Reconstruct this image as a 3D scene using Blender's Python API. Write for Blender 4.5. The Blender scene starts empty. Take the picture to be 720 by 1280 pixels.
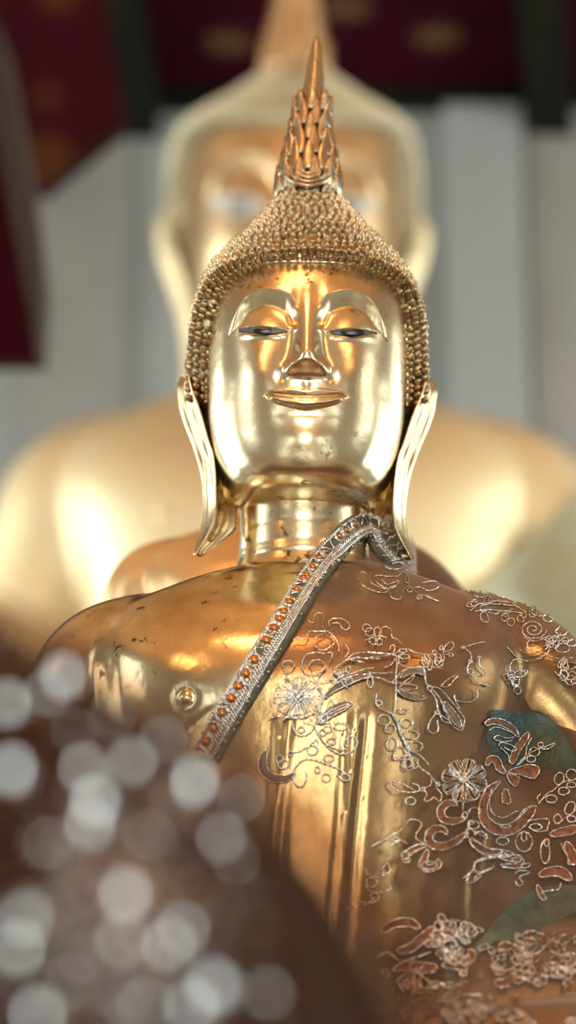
import math
# light levels and exposure of the hall
PW_DOOR = [10, 10, 25]; PW_WIN = [11, 12, 30]; EXPO = -0.22
WARM_LIGHTS = [(-.25, -1.5, 4.9, 85, .42), (-2.6, -3.5, 5.2, 65, .35), (2.6, -3.5, 5.2, 65, .35), (0, -5.5, 5.2, 55, .3)]
TILT2 = math.radians(18); DROP2 = .040; SHY2 = 214; SPR = .0053
import bpy, bmesh, math, random
import numpy as np
from mathutils import Vector, Matrix
from mathutils.bvhtree import BVHTree
rng = np.random.RandomState(7)
random.seed(7)
sc = bpy.context.scene
COL = sc.collection
# ------------------------------------------------------------------ camera frame
PITCH = math.radians(18.0); CS, SN = math.cos(PITCH), math.sin(PITCH)
FPX = 3200.0; DF = 3.2
CAM = np.array([0.0, -DF*CS, 1.30])
RT = np.array([1.0, 0, 0]); UP = np.array([0, -SN, CS]); FW = np.array([0, CS, SN])
def ray(px, py):
    return RT*((px-360)/FPX) + UP*((640-py)/FPX) + FW
def at_y(px, py, y):
    d = ray(px, py); return CAM + d*((y-CAM[1])/d[1])
def at_d(px, py, dep):
    return CAM + ray(px, py)*dep
def zof(py, y): return at_y(360, py, y)[2]
def proj(V):
    D = V - CAM; w = D@FW
    return 360+FPX*(D@RT)/w, 640-FPX*(D@UP)/w
BX = 0.022; BZ = 1.50                      # main statue: axis x, seat height
BASE = np.array([BX, 0.0, BZ])
# ------------------------------------------------------------------ small tools
def pch(x, xs, ys):
    xs = np.asarray(xs, float); ys = np.asarray(ys, float)
    h = np.diff(xs); dl = np.diff(ys)/h; m = np.zeros(len(xs))
    m[0], m[-1] = dl[0], dl[-1]
    for i in range(1, len(xs)-1):
        if dl[i-1]*dl[i] > 0:
            w1, w2 = 2*h[i]+h[i-1], h[i]+2*h[i-1]
            m[i] = (w1+w2)/(w1/dl[i-1]+w2/dl[i])
    x = np.clip(np.asarray(x, float), xs[0], xs[-1])
    k = np.clip(np.searchsorted(xs, x, side='right')-1, 0, len(xs)-2)
    t = (x-xs[k])/h[k]
    return ys[k]*(1+2*t)*(1-t)**2 + h[k]*m[k]*t*(1-t)**2 + ys[k+1]*t*t*(3-2*t) + h[k]*m[k+1]*t*t*(t-1)
def sst(a, b, x):
    t = np.clip((x-a)/(b-a), 0, 1); return t*t*(3-2*t)
def catmull(P, n=6, closed=False):
    P = [np.asarray(p, float) for p in P]; N = len(P); out = []
    for i in range(N if closed else N-1):
        if closed: a, b, c, d = P[(i-1) % N], P[i], P[(i+1) % N], P[(i+2) % N]
        else: a, b, c, d = P[max(i-1, 0)], P[i], P[i+1], P[min(i+2, N-1)]
        for k in range(n):
            t = k/n
            out.append(.5*((2*b)+(c-a)*t+(2*a-5*b+4*c-d)*t*t+(3*b-a-3*c+d)*t**3))
    if not closed: out.append(P[-1])
    return np.array(out)
def grid_faces(r, c, wrap_c=False, wrap_r=False):
    R = r if wrap_r else r-1; K = c if wrap_c else c-1
    i, j = np.meshgrid(np.arange(R), np.arange(K), indexing='ij')
    i, j = i.ravel(), j.ravel(); i2, j2 = (i+1) % r, (j+1) % c
    return np.stack([i*c+j, i*c+j2, i2*c+j2, i2*c+j], 1)
class MB:
    def __init__(s): s.V = []; s.F = []; s.n = 0
    def add(s, V, F):
        V = np.asarray(V, float)
        if len(F) == 0: return
        if isinstance(F, np.ndarray): s.F += (F+s.n).tolist()
        else: s.F += [[a+s.n for a in f] for f in F]
        s.V.append(V); s.n += len(V)
    def tube(s, P, r, k=6, closed=False):
        P = np.asarray(P, float); N = len(P)
        if N < 2: return
        r = np.broadcast_to(np.asarray(r, float), (N,))
        T = np.roll(P, -1, 0)-np.roll(P, 1, 0) if closed else np.gradient(P, axis=0)
        T /= np.linalg.norm(T, axis=1, keepdims=True)+1e-12
        nrm = np.cross(T[0], [0.31, 0.77, 0.55]); nrm /= np.linalg.norm(nrm)+1e-12
        A = np.zeros((N, 3)); 
        for i in range(N):
            nrm = nrm-T[i]*(nrm@T[i]); nrm /= np.linalg.norm(nrm)+1e-12; A[i] = nrm
        B = np.cross(T, A); ph = np.arange(k)*2*math.pi/k
        V = P[:, None]+r[:, None, None]*(np.cos(ph)[None, :, None]*A[:, None]+np.sin(ph)[None, :, None]*B[:, None])
        F = grid_faces(N, k, True, closed).tolist()
        if not closed: F += [list(range(k))[::-1], [(N-1)*k+i for i in range(k)]]
        s.add(V.reshape(-1, 3), F)
    def box(s, lo, hi):
        x0, y0, z0 = lo; x1, y1, z1 = hi
        s.add([(x0,y0,z0),(x1,y0,z0),(x1,y1,z0),(x0,y1,z0),(x0,y0,z1),(x1,y0,z1),(x1,y1,z1),(x0,y1,z1)],
              [[0,3,2,1],[4,5,6,7],[0,1,5,4],[1,2,6,5],[2,3,7,6],[3,0,4,7]])
    def prism(s, P, off):
        P = np.asarray(P, float); n = len(P); Q = P+np.asarray(off)
        s.add(np.vstack([P, Q]), [list(range(n)), list(range(2*n-1, n-1, -1))]+[[i, n+i, n+(i+1) % n, (i+1) % n] for i in range(n)])
    def lathe(s, prof, c, k=32, sx=1, sy=1, flute=0, nf=8):
        ph = np.arange(k)*2*math.pi/k; R = np.array([p[0] for p in prof]); Z = np.array([p[1] for p in prof])
        rr = R[:, None]*(1+flute*np.cos(nf*ph)[None])
        V = np.stack([c[0]+sx*rr*np.cos(ph), c[1]+sy*rr*np.sin(ph), np.broadcast_to(Z[:, None], rr.shape)+c[2]], 2)
        s.add(V.reshape(-1, 3), grid_faces(len(prof), k, True).tolist()+[list(range(k))[::-1], [(len(prof)-1)*k+i for i in range(k)]])
    def ell(s, c, A, seg=10, rings=7):
        """ellipsoid: A is 3x3, rows are the half axes"""
        th = np.linspace(0.05, math.pi-.05, rings); ph = np.arange(seg)*2*math.pi/seg
        U = np.stack([np.sin(th)[:, None]*np.cos(ph), np.sin(th)[:, None]*np.sin(ph), np.broadcast_to(np.cos(th)[:, None], (rings, seg))], 2).reshape(-1, 3)
        s.add(np.asarray(c)+U@np.asarray(A), grid_faces(rings, seg, True)[:, ::-1].tolist()+[list(range(seg)), [(rings-1)*seg+i for i in range(seg)][::-1]])
    def data(s): return np.vstack(s.V), s.F
    def build(s, name, mat, parent=None, loc=None, smooth=True, offset=True):
        V = np.vstack(s.V)
        o_loc = np.zeros(3)
        if parent is not None: V = V-np.array(parent['_o'])
        elif loc is not None: V = V-np.asarray(loc); o_loc = loc
        me = bpy.data.meshes.new(name)
        F = s.F; tot = [len(f) for f in F]
        me.vertices.add(len(V)); me.vertices.foreach_set('co', V.astype(np.float32).ravel())
        flat = np.fromiter((a for f in F for a in f), dtype=np.int32)
        me.loops.add(len(flat)); me.loops.foreach_set('vertex_index', flat)
        me.polygons.add(len(F)); st = np.concatenate([[0], np.cumsum(tot)[:-1]]).astype(np.int32)
        me.polygons.foreach_set('loop_start', st)
        me.polygons.foreach_set('use_smooth', np.full(len(F), smooth))
        me.update(calc_edges=True); me.validate()
        o = bpy.data.objects.new(name, me); COL.objects.link(o); o.location = o_loc
        if mat: me.materials.append(mat)
        if parent is not None: o.parent = parent; o['_o'] = list(parent['_o'])
        return o
def tag(o, label=None, cat=None, group=None, kind=None):
    if label: o['label'] = label
    if cat: o['category'] = cat
    if group: o['group'] = group
    if kind: o['kind'] = kind
    return o
def empty(name, loc):
    o = bpy.data.objects.new(name, None); COL.objects.link(o); o.location = loc; o['_o'] = [float(a) for a in loc]
    o.empty_display_size = .1
    return o
def struct(mb, name, mat, smooth=False):
    return tag(mb.build(name, mat, smooth=smooth), kind='structure')
# ------------------------------------------------------------------ materials
def newmat(name):
    m = bpy.data.materials.new(name); m.use_nodes = True
    nt = m.node_tree; nt.nodes.clear()
    out = nt.nodes.new('ShaderNodeOutputMaterial'); b = nt.nodes.new('ShaderNodeBsdfPrincipled')
    nt.links.new(b.outputs[0], out.inputs[0])
    return m, nt, b, out
def noise(nt, scale, detail=4, rough=.6):
    t = nt.nodes.new('ShaderNodeTexCoord'); n = nt.nodes.new('ShaderNodeTexNoise')
    n.inputs['Scale'].default_value = scale; n.inputs['Detail'].default_value = detail; n.inputs['Roughness'].default_value = rough
    nt.links.new(t.outputs['Object'], n.inputs['Vector']); return n
def ramp(nt, src, stops):
    r = nt.nodes.new('ShaderNodeValToRGB'); e = r.color_ramp.elements
    while len(e) < len(stops): e.new(.5)
    for k, (p, c) in enumerate(stops):
        e[k].position = p; e[k].color = (*c, 1) if len(c) == 3 else c
    nt.links.new(src, r.inputs[0]); return r
def bump(nt, b, src, strength, dist, prev=None):
    n = nt.nodes.new('ShaderNodeBump'); n.inputs['Strength'].default_value = strength; n.inputs['Distance'].default_value = dist
    nt.links.new(src, n.inputs['Height'])
    if prev is not None: nt.links.new(prev.outputs[0], n.inputs['Normal'])
    nt.links.new(n.outputs[0], b.inputs['Normal']); return n
def mat(name, col, rough=.5, metal=0., nscale=0, nvar=.2, bmp=0, bdist=.002, **kw):
    m, nt, b, out = newmat(name)
    b.inputs['Base Color'].default_value = (*col, 1); b.inputs['Roughness'].default_value = rough; b.inputs['Metallic'].default_value = metal
    if nscale:
        n = noise(nt, nscale); lo = tuple(c*(1-nvar) for c in col); hi = tuple(min(1, c*(1+nvar)) for c in col)
        r = ramp(nt, n.outputs[0], [(.3, lo), (.7, hi)]); nt.links.new(r.outputs[0], b.inputs['Base Color'])
        if bmp: bump(nt, b, n.outputs[0], bmp, bdist)
    for k, v in kw.items(): b.inputs[k.replace('_', ' ')].default_value = v
    return m
def gold_mat(name, c_hi, c_lo, rough, wob=.25, wscale=9, fine=.12, spots=True):
    """gilded lacquer: worn patches, slightly uneven so that reflections wobble"""
    m, nt, b, out = newmat(name); L = nt.links
    b.inputs['Metallic'].default_value = 1.0
    n1 = noise(nt, 7, 6, .65)
    r1 = ramp(nt, n1.outputs[0], [(.36, c_lo), (.62, c_hi)])
    col = r1.outputs[0]
    if spots:
        n3 = noise(nt, 38, 8, .7)
        r3 = ramp(nt, n3.outputs[0], [(.60, (0, 0, 0)), (.65, (1, 1, 1))])
        n4 = noise(nt, 3.1, 2, .5); r4 = ramp(nt, n4.outputs[0], [(.46, (0, 0, 0)), (.58, (1, 1, 1))])
        mu = nt.nodes.new('ShaderNodeMath'); mu.operation = 'MULTIPLY'
        L.new(r3.outputs[0], mu.inputs[0]); L.new(r4.outputs[0], mu.inputs[1])
        mx = nt.nodes.new('ShaderNodeMix'); mx.data_type = 'RGBA'
        L.new(mu.outputs[0], mx.inputs[0]); L.new(col, mx.inputs[6]); mx.inputs[7].default_value = (.13, .075, .03, 1)
        col = mx.outputs[2]
    L.new(col, b.inputs['Base Color'])
    rr = ramp(nt, n1.outputs[0], [(.3, (rough*1.35,)*3), (.7, (rough*.8,)*3)]); L.new(rr.outputs[0], b.inputs['Roughness'])
    n2 = noise(nt, wscale, 3, .5); p = bump(nt, b, n2.outputs[0], wob, .02)
    nf = noise(nt, 55, 5, .65); bump(nt, b, nf.outputs[0], fine, .003, p)
    return m
GOLD = gold_mat('gold_gilding', (.87, .735, .50), (.62, .45, .26), .24, .10, 10, .10)
GOLDH = gold_mat('gold_gilding_curls', (.72, .58, .38), (.50, .38, .23), .27, .1, 20, .1, False)
GOLDB = gold_mat('gold_gilding_torso', (.85, .715, .475), (.50, .34, .18), .20, .16, 8, .13)
GOLDF = gold_mat('gold_gilding_finial', (.55, .44, .31), (.40, .29, .18), .27, .1, 20, .1, False)
EYE = mat('eye_inlay', (.10, .11, .115), .3)
PUP = mat('pupil_black', (.012, .010, .010), .2)
# ------------------------------------------------------------------ the hall
YB = 7.6; XW = 6.2; YF = -7.4
ZC = at_y(360, 122, YB)[2]
wall_m, nt, b, out = newmat('limewashed_plaster'); 
n = noise(nt, 1.3, 6, .6); r = ramp(nt, n.outputs[0], [(.3, (.37, .385, .38)), (.7, (.43, .45, .445))]); nt.links.new(r.outputs[0], b.inputs['Base Color']); b.inputs['Roughness'].default_value = .85
n = noise(nt, 30, 4); bump(nt, b, n.outputs[0], .2, .01)
pil_m = mat('pilaster_plaster', (.36, .34, .32), .85, 0, 3, .08)
red_m = mat('lacquer_red', (.042, .003, .009), .8, 0, 2.5, .25, Specular_IOR_Level=.04)
redg_m, nt, b, out = newmat('red_lacquer_gold_stencil')
t = nt.nodes.new('ShaderNodeTexCoord'); vo = nt.nodes.new('ShaderNodeTexVoronoi'); vo.inputs['Scale'].default_value = 3.4; vo.inputs['Randomness'].default_value = .25
nt.links.new(t.outputs['Object'], vo.inputs['Vector'])
r = ramp(nt, vo.outputs['Distance'], [(.22, (.09, .03, .010)), (.42, (.042, .003, .009))]); nt.links.new(r.outputs[0], b.inputs['Base Color']); b.inputs['Roughness'].default_value = .6; b.inputs['Specular IOR Level'].default_value = .05
beam_m, nt, b, out = newmat('dark_beam_gold_stencil')
t = nt.nodes.new('ShaderNodeTexCoord'); vo = nt.nodes.new('ShaderNodeTexVoronoi'); vo.inputs['Scale'].default_value = 5; vo.inputs['Randomness'].default_value = .4
nt.links.new(t.outputs['Object'], vo.inputs['Vector'])
r = ramp(nt, vo.outputs['Distance'], [(.15, (.05, .036, .012)), (.4, (.011, .012, .008))]); nt.links.new(r.outputs[0], b.inputs['Base Color']); b.inputs['Roughness'].default_value = .6; b.inputs['Specular IOR Level'].default_value = .05
dark_floor_m = mat('dark_floor_sheet', (.13, .055, .03), .8, 0, 2, .25)
brown_m = mat('brown_grey_beam', (.045, .031, .028), .8, 0, 3, .2)
altar_m = mat('altar_red_lacquer', (.10, .05, .025), .45, 0, 4, .2)
gilt_m = mat('dull_gold_paint', (.14, .055, .015), .6, .1, 20, .3)
# floor, walls with door openings, ceiling
m = MB(); m.box((-XW, YF, -.1), (XW, YB+.2, 0)); struct(m, 'floor', mat('pale_stone_floor', (.50, .45, .36), .4, 0, 2, .15))
m = MB(); m.box((-3.4, -2.3, 0), (3.4, YB, .012)); struct(m, 'trim_11', dark_floor_m)  # unseen dark sheet added to darken what the chin reflects
m = MB(); m.box((-XW, YB, 0), (XW, YB+.2, ZC+.1)); struct(m, 'wall_back', wall_m)
def wall_open(name, axis, pos, thick, lo, hi, zt, ops):
    """a wall with rectangular openings: ops = [(a0, a1, z0, z1)]"""
    m = MB(); cur = lo
    def bx(a0, a1, z0, z1):
        if a1-a0 < 1e-4 or z1-z0 < 1e-4: return
        if axis == 'x': m.box((a0, pos, z0), (a1, pos+thick, z1))
        else: m.box((pos, a0, z0), (pos+thick, a1, z1))
    for a0, a1, z0, z1 in sorted(ops):
        bx(cur, a0, 0, zt); bx(a0, a1, 0, z0); bx(a0, a1, z1, zt); cur = a1
    bx(cur, hi, 0, zt); struct(m, name, wall_m)
DOORS = [(-4.6, -3.2, 0, 3.6), (3.2, 4.6, 0, 3.6), (-.80, .80, 0, 5.6)]
wall_open('wall_front', 'x', YF-.25, .25, -XW, XW, ZC+.1, DOORS)
WINS = [(-3.0, -.6, 2.8, 5.6), (.6, 2.6, .8, 4.0), (3.6, 6.2, 1.2, 5.4)]  # rearmost pair is unseen, added to brighten the huge statue
wall_open('wall_left', 'y', -XW-.25, .25, YF, YB, ZC+.1, WINS)
wall_open('wall_right', 'y', XW, .25, YF, YB, ZC+.1, WINS)
m = MB(); m.box((-XW, YF, ZC), (XW, YB, ZC+.12)); struct(m, 'ceiling', red_m)
warm_ceil_m = mat('warm_ceiling_reflector', (.56, .30, .13), .45, 0, 2, .25)
m = MB(); m.box((-XW, YF, ZC-.06), (XW, 5.6, ZC-.005)); struct(m, 'trim_10', warm_ceil_m)  # unseen orange layer added below the ceiling to warm the gold's reflections
# daylight through the doors and windows; the rear windows are added fill
def area(name, loc, size, rot, power, col):
    l = bpy.data.lights.new(name, 'AREA'); l.shape = 'RECTANGLE'; l.size, l.size_y = size; l.energy = power; l.color = col
    o = bpy.data.objects.new(name, l); COL.objects.link(o); o.location = loc; o.rotation_euler = rot; return o
DAY = (.90, 1.0, .95)
for k, (a0, a1, z0, z1) in enumerate(DOORS):
    area('door_daylight', ((a0+a1)/2, YF-.05, (z0+z1)/2), (a1-a0, z1-z0), (math.pi/2, 0, 0), (a1-a0)*(z1-z0)*PW_DOOR[k], DAY)
for sx in (-1, 1):
    for k, (a0, a1, z0, z1) in enumerate(WINS):
        area('window_and_fill_light', (sx*(XW+.05), (a0+a1)/2, (z0+z1)/2), (a1-a0, z1-z0), (math.pi/2, 0, sx*math.pi/2), (a1-a0)*(z1-z0)*PW_WIN[k], DAY)
# warm lights: one for the chest glow, the rest added to light the ceiling
l = bpy.data.lights.new('warm_glow', 'POINT')
for lx, ly, lz, p, rr in WARM_LIGHTS:
    l = bpy.data.lights.new('warm_glow_light', 'POINT'); l.energy = p; l.color = (1, .55, .22); l.shadow_soft_size = rr
    o = bpy.data.objects.new('warm_glow_light', l); COL.objects.link(o); o.location = (lx, ly, lz)
w = bpy.data.worlds.new('world'); sc.world = w; w.use_nodes = True
w.node_tree.nodes['Background'].inputs[0].default_value = (.8, .92, 1, 1); w.node_tree.nodes['Background'].inputs[1].default_value = .6
# pilasters on the back wall, measured where they stand
def bxpix(x0, x1, y): return at_y(x0, 640, y)[0]*at_y(x0, 150, y)[1]/at_y(x0, 150, y)[1], at_y(x1, 640, y)[0]
def px2x(px, py, y): return at_y(px, py, y)[0]
def pilaster(name, px0, px1, proud, mt):
    m = MB(); m.box((px2x(px0, 300, YB), YB-proud, 0), (px2x(px1, 300, YB), YB, ZC)); struct(m, name, mt)
pilaster('trim_1', 556, 654, .10, wall_m)
pilaster('trim_2', 662, 900, .05, pil_m)
pilaster('trim_3', 40, 158, .06, pil_m)
# ceiling beams near the back wall
def cbeam(name, pa, pb, wid, mt, drop=.22):
    """beam under the ceiling whose axis passes under two photo points"""
    def cp(px, py):
        d = ray(px, py); t_ = (ZC-drop/2-CAM[2])/d[2]; return CAM+d*t_
    A, B = cp(*pa), cp(*pb); d = (A-B)/np.linalg.norm(A-B); A = A+d*.6; B = B-d*3
    sd = np.cross(d, [0, 0, 1]); sd /= np.linalg.norm(sd)
    P = [A-sd*wid/2, A+sd*wid/2, B+sd*wid/2, B-sd*wid/2]
    P = [np.array([p[0], min(p[1], YB-.02), ZC-drop]) for p in P]
    m = MB(); m.prism(P, (0, 0, drop-.005)); return struct(m, name, mt)
cbeam('trim_4', (166, 118), (146, 0), .20, beam_m)
cbeam('trim_5', (676, 108), (668, 0), .20, beam_m)
m = MB(); m.box((-XW, YB-.12, ZC-.085), (XW, YB-.005, ZC)); struct(m, 'trim_6', beam_m)
# sloping side soffit and the near hanging beam at the upper left
def slab(name, pts, dep, thick, mt):
    P = [at_d(px, py, dd) for (px, py), dd in zip(pts, dep)]
    m = MB(); m.prism(P, (0, thick, thick*.3)); return struct(m, name, mt)
slab('trim_7', [(-160, -60), (118, -60), (136, 40), (156, 152), (52, 236), (-160, 240)], [9.2]*6, .25, redg_m)
slab('trim_8', [(-90, -60), (-30, -60), (18, 220), (46, 400), (46, 452), (-90, 452)], [7.4]*6, .30, red_m)
slab('trim_9', [(-10, 20), (6, 60), (38, 232), (54, 360), (49, 449), (44, 447), (41, 410), (19, 296), (-14, 120)], [7.37]*9, .22, brown_m)
# gold rosettes on the red ceiling panels
def rosette_mb(r):
    m = MB(); k = 8
    for i in range(k):
        a = i*2*math.pi/k; c, s_ = math.cos(a), math.sin(a)
        m.ell((c*r*.58, s_*r*.58, -.006), [(c*r*.42, s_*r*.42, 0), (-s_*r*.17, c*r*.17, 0), (0, 0, .012)], 10, 7)
    m.ell((0, 0, -.01), [(r*.26, 0, 0), (0, r*.26, 0), (0, 0, .02)], 12, 7)
    return m
ROS = [(548, 44, 'gold rosette on red ceiling panel beside the right dark beam'), (284, 52, 'faint gold rosette on red ceiling beside the left dark beam'), (432, 8, 'gold rosette on red ceiling just right of the gilded finial')]
r0 = None
for px, py, lb in ROS:
    d = ray(px, py); p = CAM+d*((ZC-.002-CAM[2])/d[2])
    if r0 is None: o = r0 = rosette_mb(.125).build('ceiling_rosette', gilt_m)
    else: o = r0.copy(); COL.objects.link(o)
    o.location = p; o.scale = (1, 1, 1); tag(o, lb, 'ceiling ornament', 'gold rosettes on the ceiling')
# ------------------------------------------------------------------ camera
cam = bpy.data.cameras.new('camera'); co = bpy.data.objects.new('camera', cam); COL.objects.link(co)
co.location = CAM; co.rotation_euler = (math.pi/2+PITCH, 0, 0)
cam.sensor_fit = 'VERTICAL'; cam.sensor_height = 36; cam.sensor_width = 24; cam.lens = 36*FPX/1280
cam.dof.use_dof = True; cam.dof.focus_distance = 3.09; cam.dof.aperture_fstop = cam.lens/1000/.044; cam.clip_start = .02
sc.camera = co
sc.view_settings.view_transform = 'Standard'; sc.view_settings.look = 'None'; sc.view_settings.gamma = 1; sc.view_settings.use_curve_mapping = False
sc.view_settings.exposure = EXPO
sc.cycles.max_bounces = 8; sc.cycles.transparent_max_bounces = 16; sc.cycles.sample_clamp_indirect = 6; sc.cycles.caustics_reflective = False
# ------------------------------------------------------------------ main statue: head
CX = 382.0
ROWS = [ # front (py, forward), side (py, half width px), back depth
 (634, .012, 634, 40, .04), (627, .030, 629, 66, .08), (621, .046, 627, 80, .10), (611, .078, 620, 90, .115), (594, .104, 610, 98, .12), (570, .117, 588, 110, .125), (535, .122, 552, 122, .13),
 (498, .125, 510, 128.5, .135), (465, .127, 472, 129.5, .14), (415, .127, 425, 128.5, .145), (372, .123, 388, 125, .145), (335, .111, 354, 115, .14),
 (306, .093, 324, 97, .12), (286, .072, 302, 75, .095), (268, .050, 277, 51, .072), (254, .034, 255, 35, .055), (243, .026, 240, 27, .045)]
RC = np.arange(len(ROWS))
rf = np.array([(zof(a, -f), f, zof(c, -.015), w/1000*.985, bk) for a, f, c, w, bk in ROWS])
NR, NFC = 400, 380
vv = np.concatenate([np.linspace(0, 1.9, 14), np.linspace(2, 11.3, 340), np.linspace(11.35, 16, 46)])
th = np.concatenate([np.linspace(-1.72, 1.72, NFC), np.linspace(1.72, 2*math.pi-1.72, 92)[1:-1]])
zf, ff, zs, ww, bb = [pch(vv, RC, rf[:, k])[:, None] for k in range(5)]
c_, s_ = np.cos(th)[None], np.sin(th)[None]
def se(q, n): return np.sign(q)*np.abs(q)**(2/n)
nx = 2.25
X = ww*se(s_, nx)
YC = .015
Y = np.where(c_ > 0, YC-(ff+YC)*se(np.abs(c_), nx), YC+(bb)*se(np.abs(c_), 2.1))
Z = zs+(zf-zs)*np.where(c_ > 0, c_**2, 0)
HV = np.stack([X+BX, Y, Z], 2)
PX, PY = proj(HV.reshape(-1, 3)); PX = PX.reshape(X.shape); PY = PY.reshape(X.shape)
A = PX-CX; AA = np.abs(A)
def G(x, s): return np.exp(-(x/s)**2)
front = sst(.05, .35, c_+0*A)
D = np.zeros_like(A)
# brow ridge, eyelids, eye slit
yU = pch(AA, [0, 8, 23, 51, 78, 94, 104], [396, 389, 368, 361, 374, 401, 420])
yL = pch(AA, [0, 20, 29, 51, 72, 88, 100], [412, 404, 387, 379.5, 387, 409, 424])
yE = 414.5+0*AA
lat = sst(8, 24, AA)*(1-sst(84, 102, AA))
ridge = 2.2*np.exp(-np.maximum(yU-PY, 0)/13.0)
t_ = np.clip((PY-yU)/np.maximum(yL-yU, 2), 0, 1)
crease = 2.2+(-9.0-2.2)*(t_**1.15)
s2 = np.clip((PY-yL)/np.maximum(yE-yL, 3), 0, 1)
lid = -9.0+9.4*np.sqrt(np.clip(1-(1-s2)**2, 0, 1))
below = -0.8*(1-sst(416, 440, PY))
d_eye = np.where(PY < yU, ridge, np.where(PY < yL, crease, np.where(PY < yE, lid, below)))
D += d_eye*lat
# almond slit
eh = 3.9*np.clip(1-((AA-56)/30.0)**2, 0, 1)**.8
inn = 1-sst(.55, 1.15, np.abs(PY-yE)/np.maximum(eh, .6))
D -= 5.5*inn*(AA > 25)*(AA < 87)
D += 1.3*G(PY-(yE+6.5), 2.6)*sst(26, 36, AA)*(1-sst(76, 88, AA))
# nose
h = pch(PY, [352, 372, 392, 412, 434, 450, 456, 463, 470, 476], [0, 2.0, 6.5, 12.0, 19.5, 25.0, 24.0, 14.0, 4.0, 0])
wd = pch(PY, [352, 376, 396, 420, 440, 453, 463, 471, 477], [6, 9.5, 12, 13, 14.5, 16.5, 19.5, 22, 23])
D += h*np.exp(-(AA/wd)**2.4)
D += 8.0*G(AA-18.5, 7.5)*G(PY-461, 7)
D += 2.0*G(AA-24, 4.5)*G(PY-465.5, 4)
D -= 1.6*G(AA-33, 6)*G(PY-472, 8)
# mouth: a muzzle swell, two lips that taper to the corners, a dark line between them
mc = 499.0-2.2*(AA/48)**2+1.0*G(AA, 9)
D += 3.0*G(AA, 46)*G(PY-498, 26)
hu = 11.5*np.clip(1-(AA/49.5)**2, 0, 1)**.45-1.6*G(AA, 8); hl_ = 12.5*np.clip(1-(AA/46)**2, 0, 1)**.5
su = np.clip((mc-PY)/np.maximum(hu, .5), 0, 1.25); sl = np.clip((PY-mc)/np.maximum(hl_, .5), 0, 1.0)
inl = (AA < 49.5)
D += inl*np.where(PY < mc, 5.4*np.clip(su, 0, 1)**.85*(1-sst(.80, 1.22, su))*sst(0, 3.0, hu), 0)
D += (AA < 46)*np.where(PY >= mc, 6.2*np.sin(math.pi*np.clip(sl, 0, 1))**.75, 0)
D -= 4.2*(1-sst(42, 52, AA))*G(PY-mc, 2.0)
D -= 1.6*G(AA, 30)*G(PY-517, 5)
D -= 1.2*G(AA, 5)*G(PY-481, 6)
D -= 1.2*G(AA-48.0, 5.0)*G(PY-497.0, 2.6)
D += 4.5*G(AA, 30)*G(PY-548, 15)
D += 4.0*G(AA-66, 30)*G(PY-470, 34)
D += 0.8*G(np.hypot(AA, (PY-358)), 6)
D *= front/1000.0
HV[:, :, 1] -= D
# hair mass
HLa = [0, 40, 75, 98, 112, 120, 124.5, 126.8, 128.2, 132]
HLy = [325, 326, 332, 345, 366, 396, 436, 476, 503, 506]
hl = np.where(c_ > -.02, pch(AA, HLa, HLy), 508.0)
hair = 1-sst(-2.2, 2.2, PY-hl)
off = (.0085+.0125*np.abs(s_)**1.5)*pch(vv, [0, 10, 13, 16], [1, 1, .95, .7])[:, None]
dirx, diry = s_+0*A, -c_+0*A
HV[:, :, 0] += hair*off*dirx; HV[:, :, 1] += hair*off*diry
def roll(V, ang=math.radians(1.1), piv=(BX, 2.36)):
    V = np.array(V, float); c, s = math.cos(ang), math.sin(ang)
    x, z = V[..., 0]-piv[0], V[..., 2]-piv[1]
    V[..., 0] = piv[0]+c*x+s*z; V[..., 2] = piv[1]-s*x+c*z
    return V
HVr = roll(HV)
stat = empty('buddha_statue', BASE)
tag(stat, 'sharp gilded Buddha statue with tight curls and a pointed finial under a sheer brown robe', 'statue')
mb = MB(); mb.add(HVr.reshape(-1, 3), grid_faces(*A.shape, True))
head = mb.build('head', GOLD, stat)
# surface normals of the head grid for the curls
du = np.roll(HVr, -1, 1)-np.roll(HVr, 1, 1); dv = np.gradient(HVr, axis=0)
NRM = np.cross(du, dv); NRM /= np.linalg.norm(NRM, axis=2, keepdims=True)+1e-12
# snail-shell curl
def curl_unit(k=9):
    r = [4.6, 5.0, 4.7, 3.5, 3.3, 1.9, .4]; hh = [-2.5, .8, 2.6, 3.9, 5.0, 6.6, 7.2]
    ph = np.arange(k)*2*math.pi/k; V = []
    for q, (a, z) in enumerate(zip(r, hh)):
        tw = ph+q*.5; V.append(np.stack([a*np.cos(tw)*(1+.05*np.cos(2*tw)), a*np.sin(tw)*(1+.05*np.cos(2*tw)), z+.5*np.cos(ph)], 1))
    return np.vstack(V)/1000, grid_faces(len(r), k, True).tolist()+[[(len(r)-1)*k+i for i in range(k)]]
CU, CF = curl_unit()
mb = MB(); step = .0102
acc_v = 0; last = HVr[150, NFC//2]; rows = []
prof = HVr[:, 400]  # along the back-side meridian
ln = np.concatenate([[0], np.cumsum(np.linalg.norm(np.diff(HVr[:, 0], axis=0), axis=1))])
lf = np.concatenate([[0], np.cumsum(np.linalg.norm(np.diff(HV[:, NFC//2], axis=0), axis=1))])
tot = ln; targets = np.arange(0, tot[-1], step*.86)
ridx = np.unique(np.searchsorted(tot, targets).clip(0, NR-1))
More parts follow.
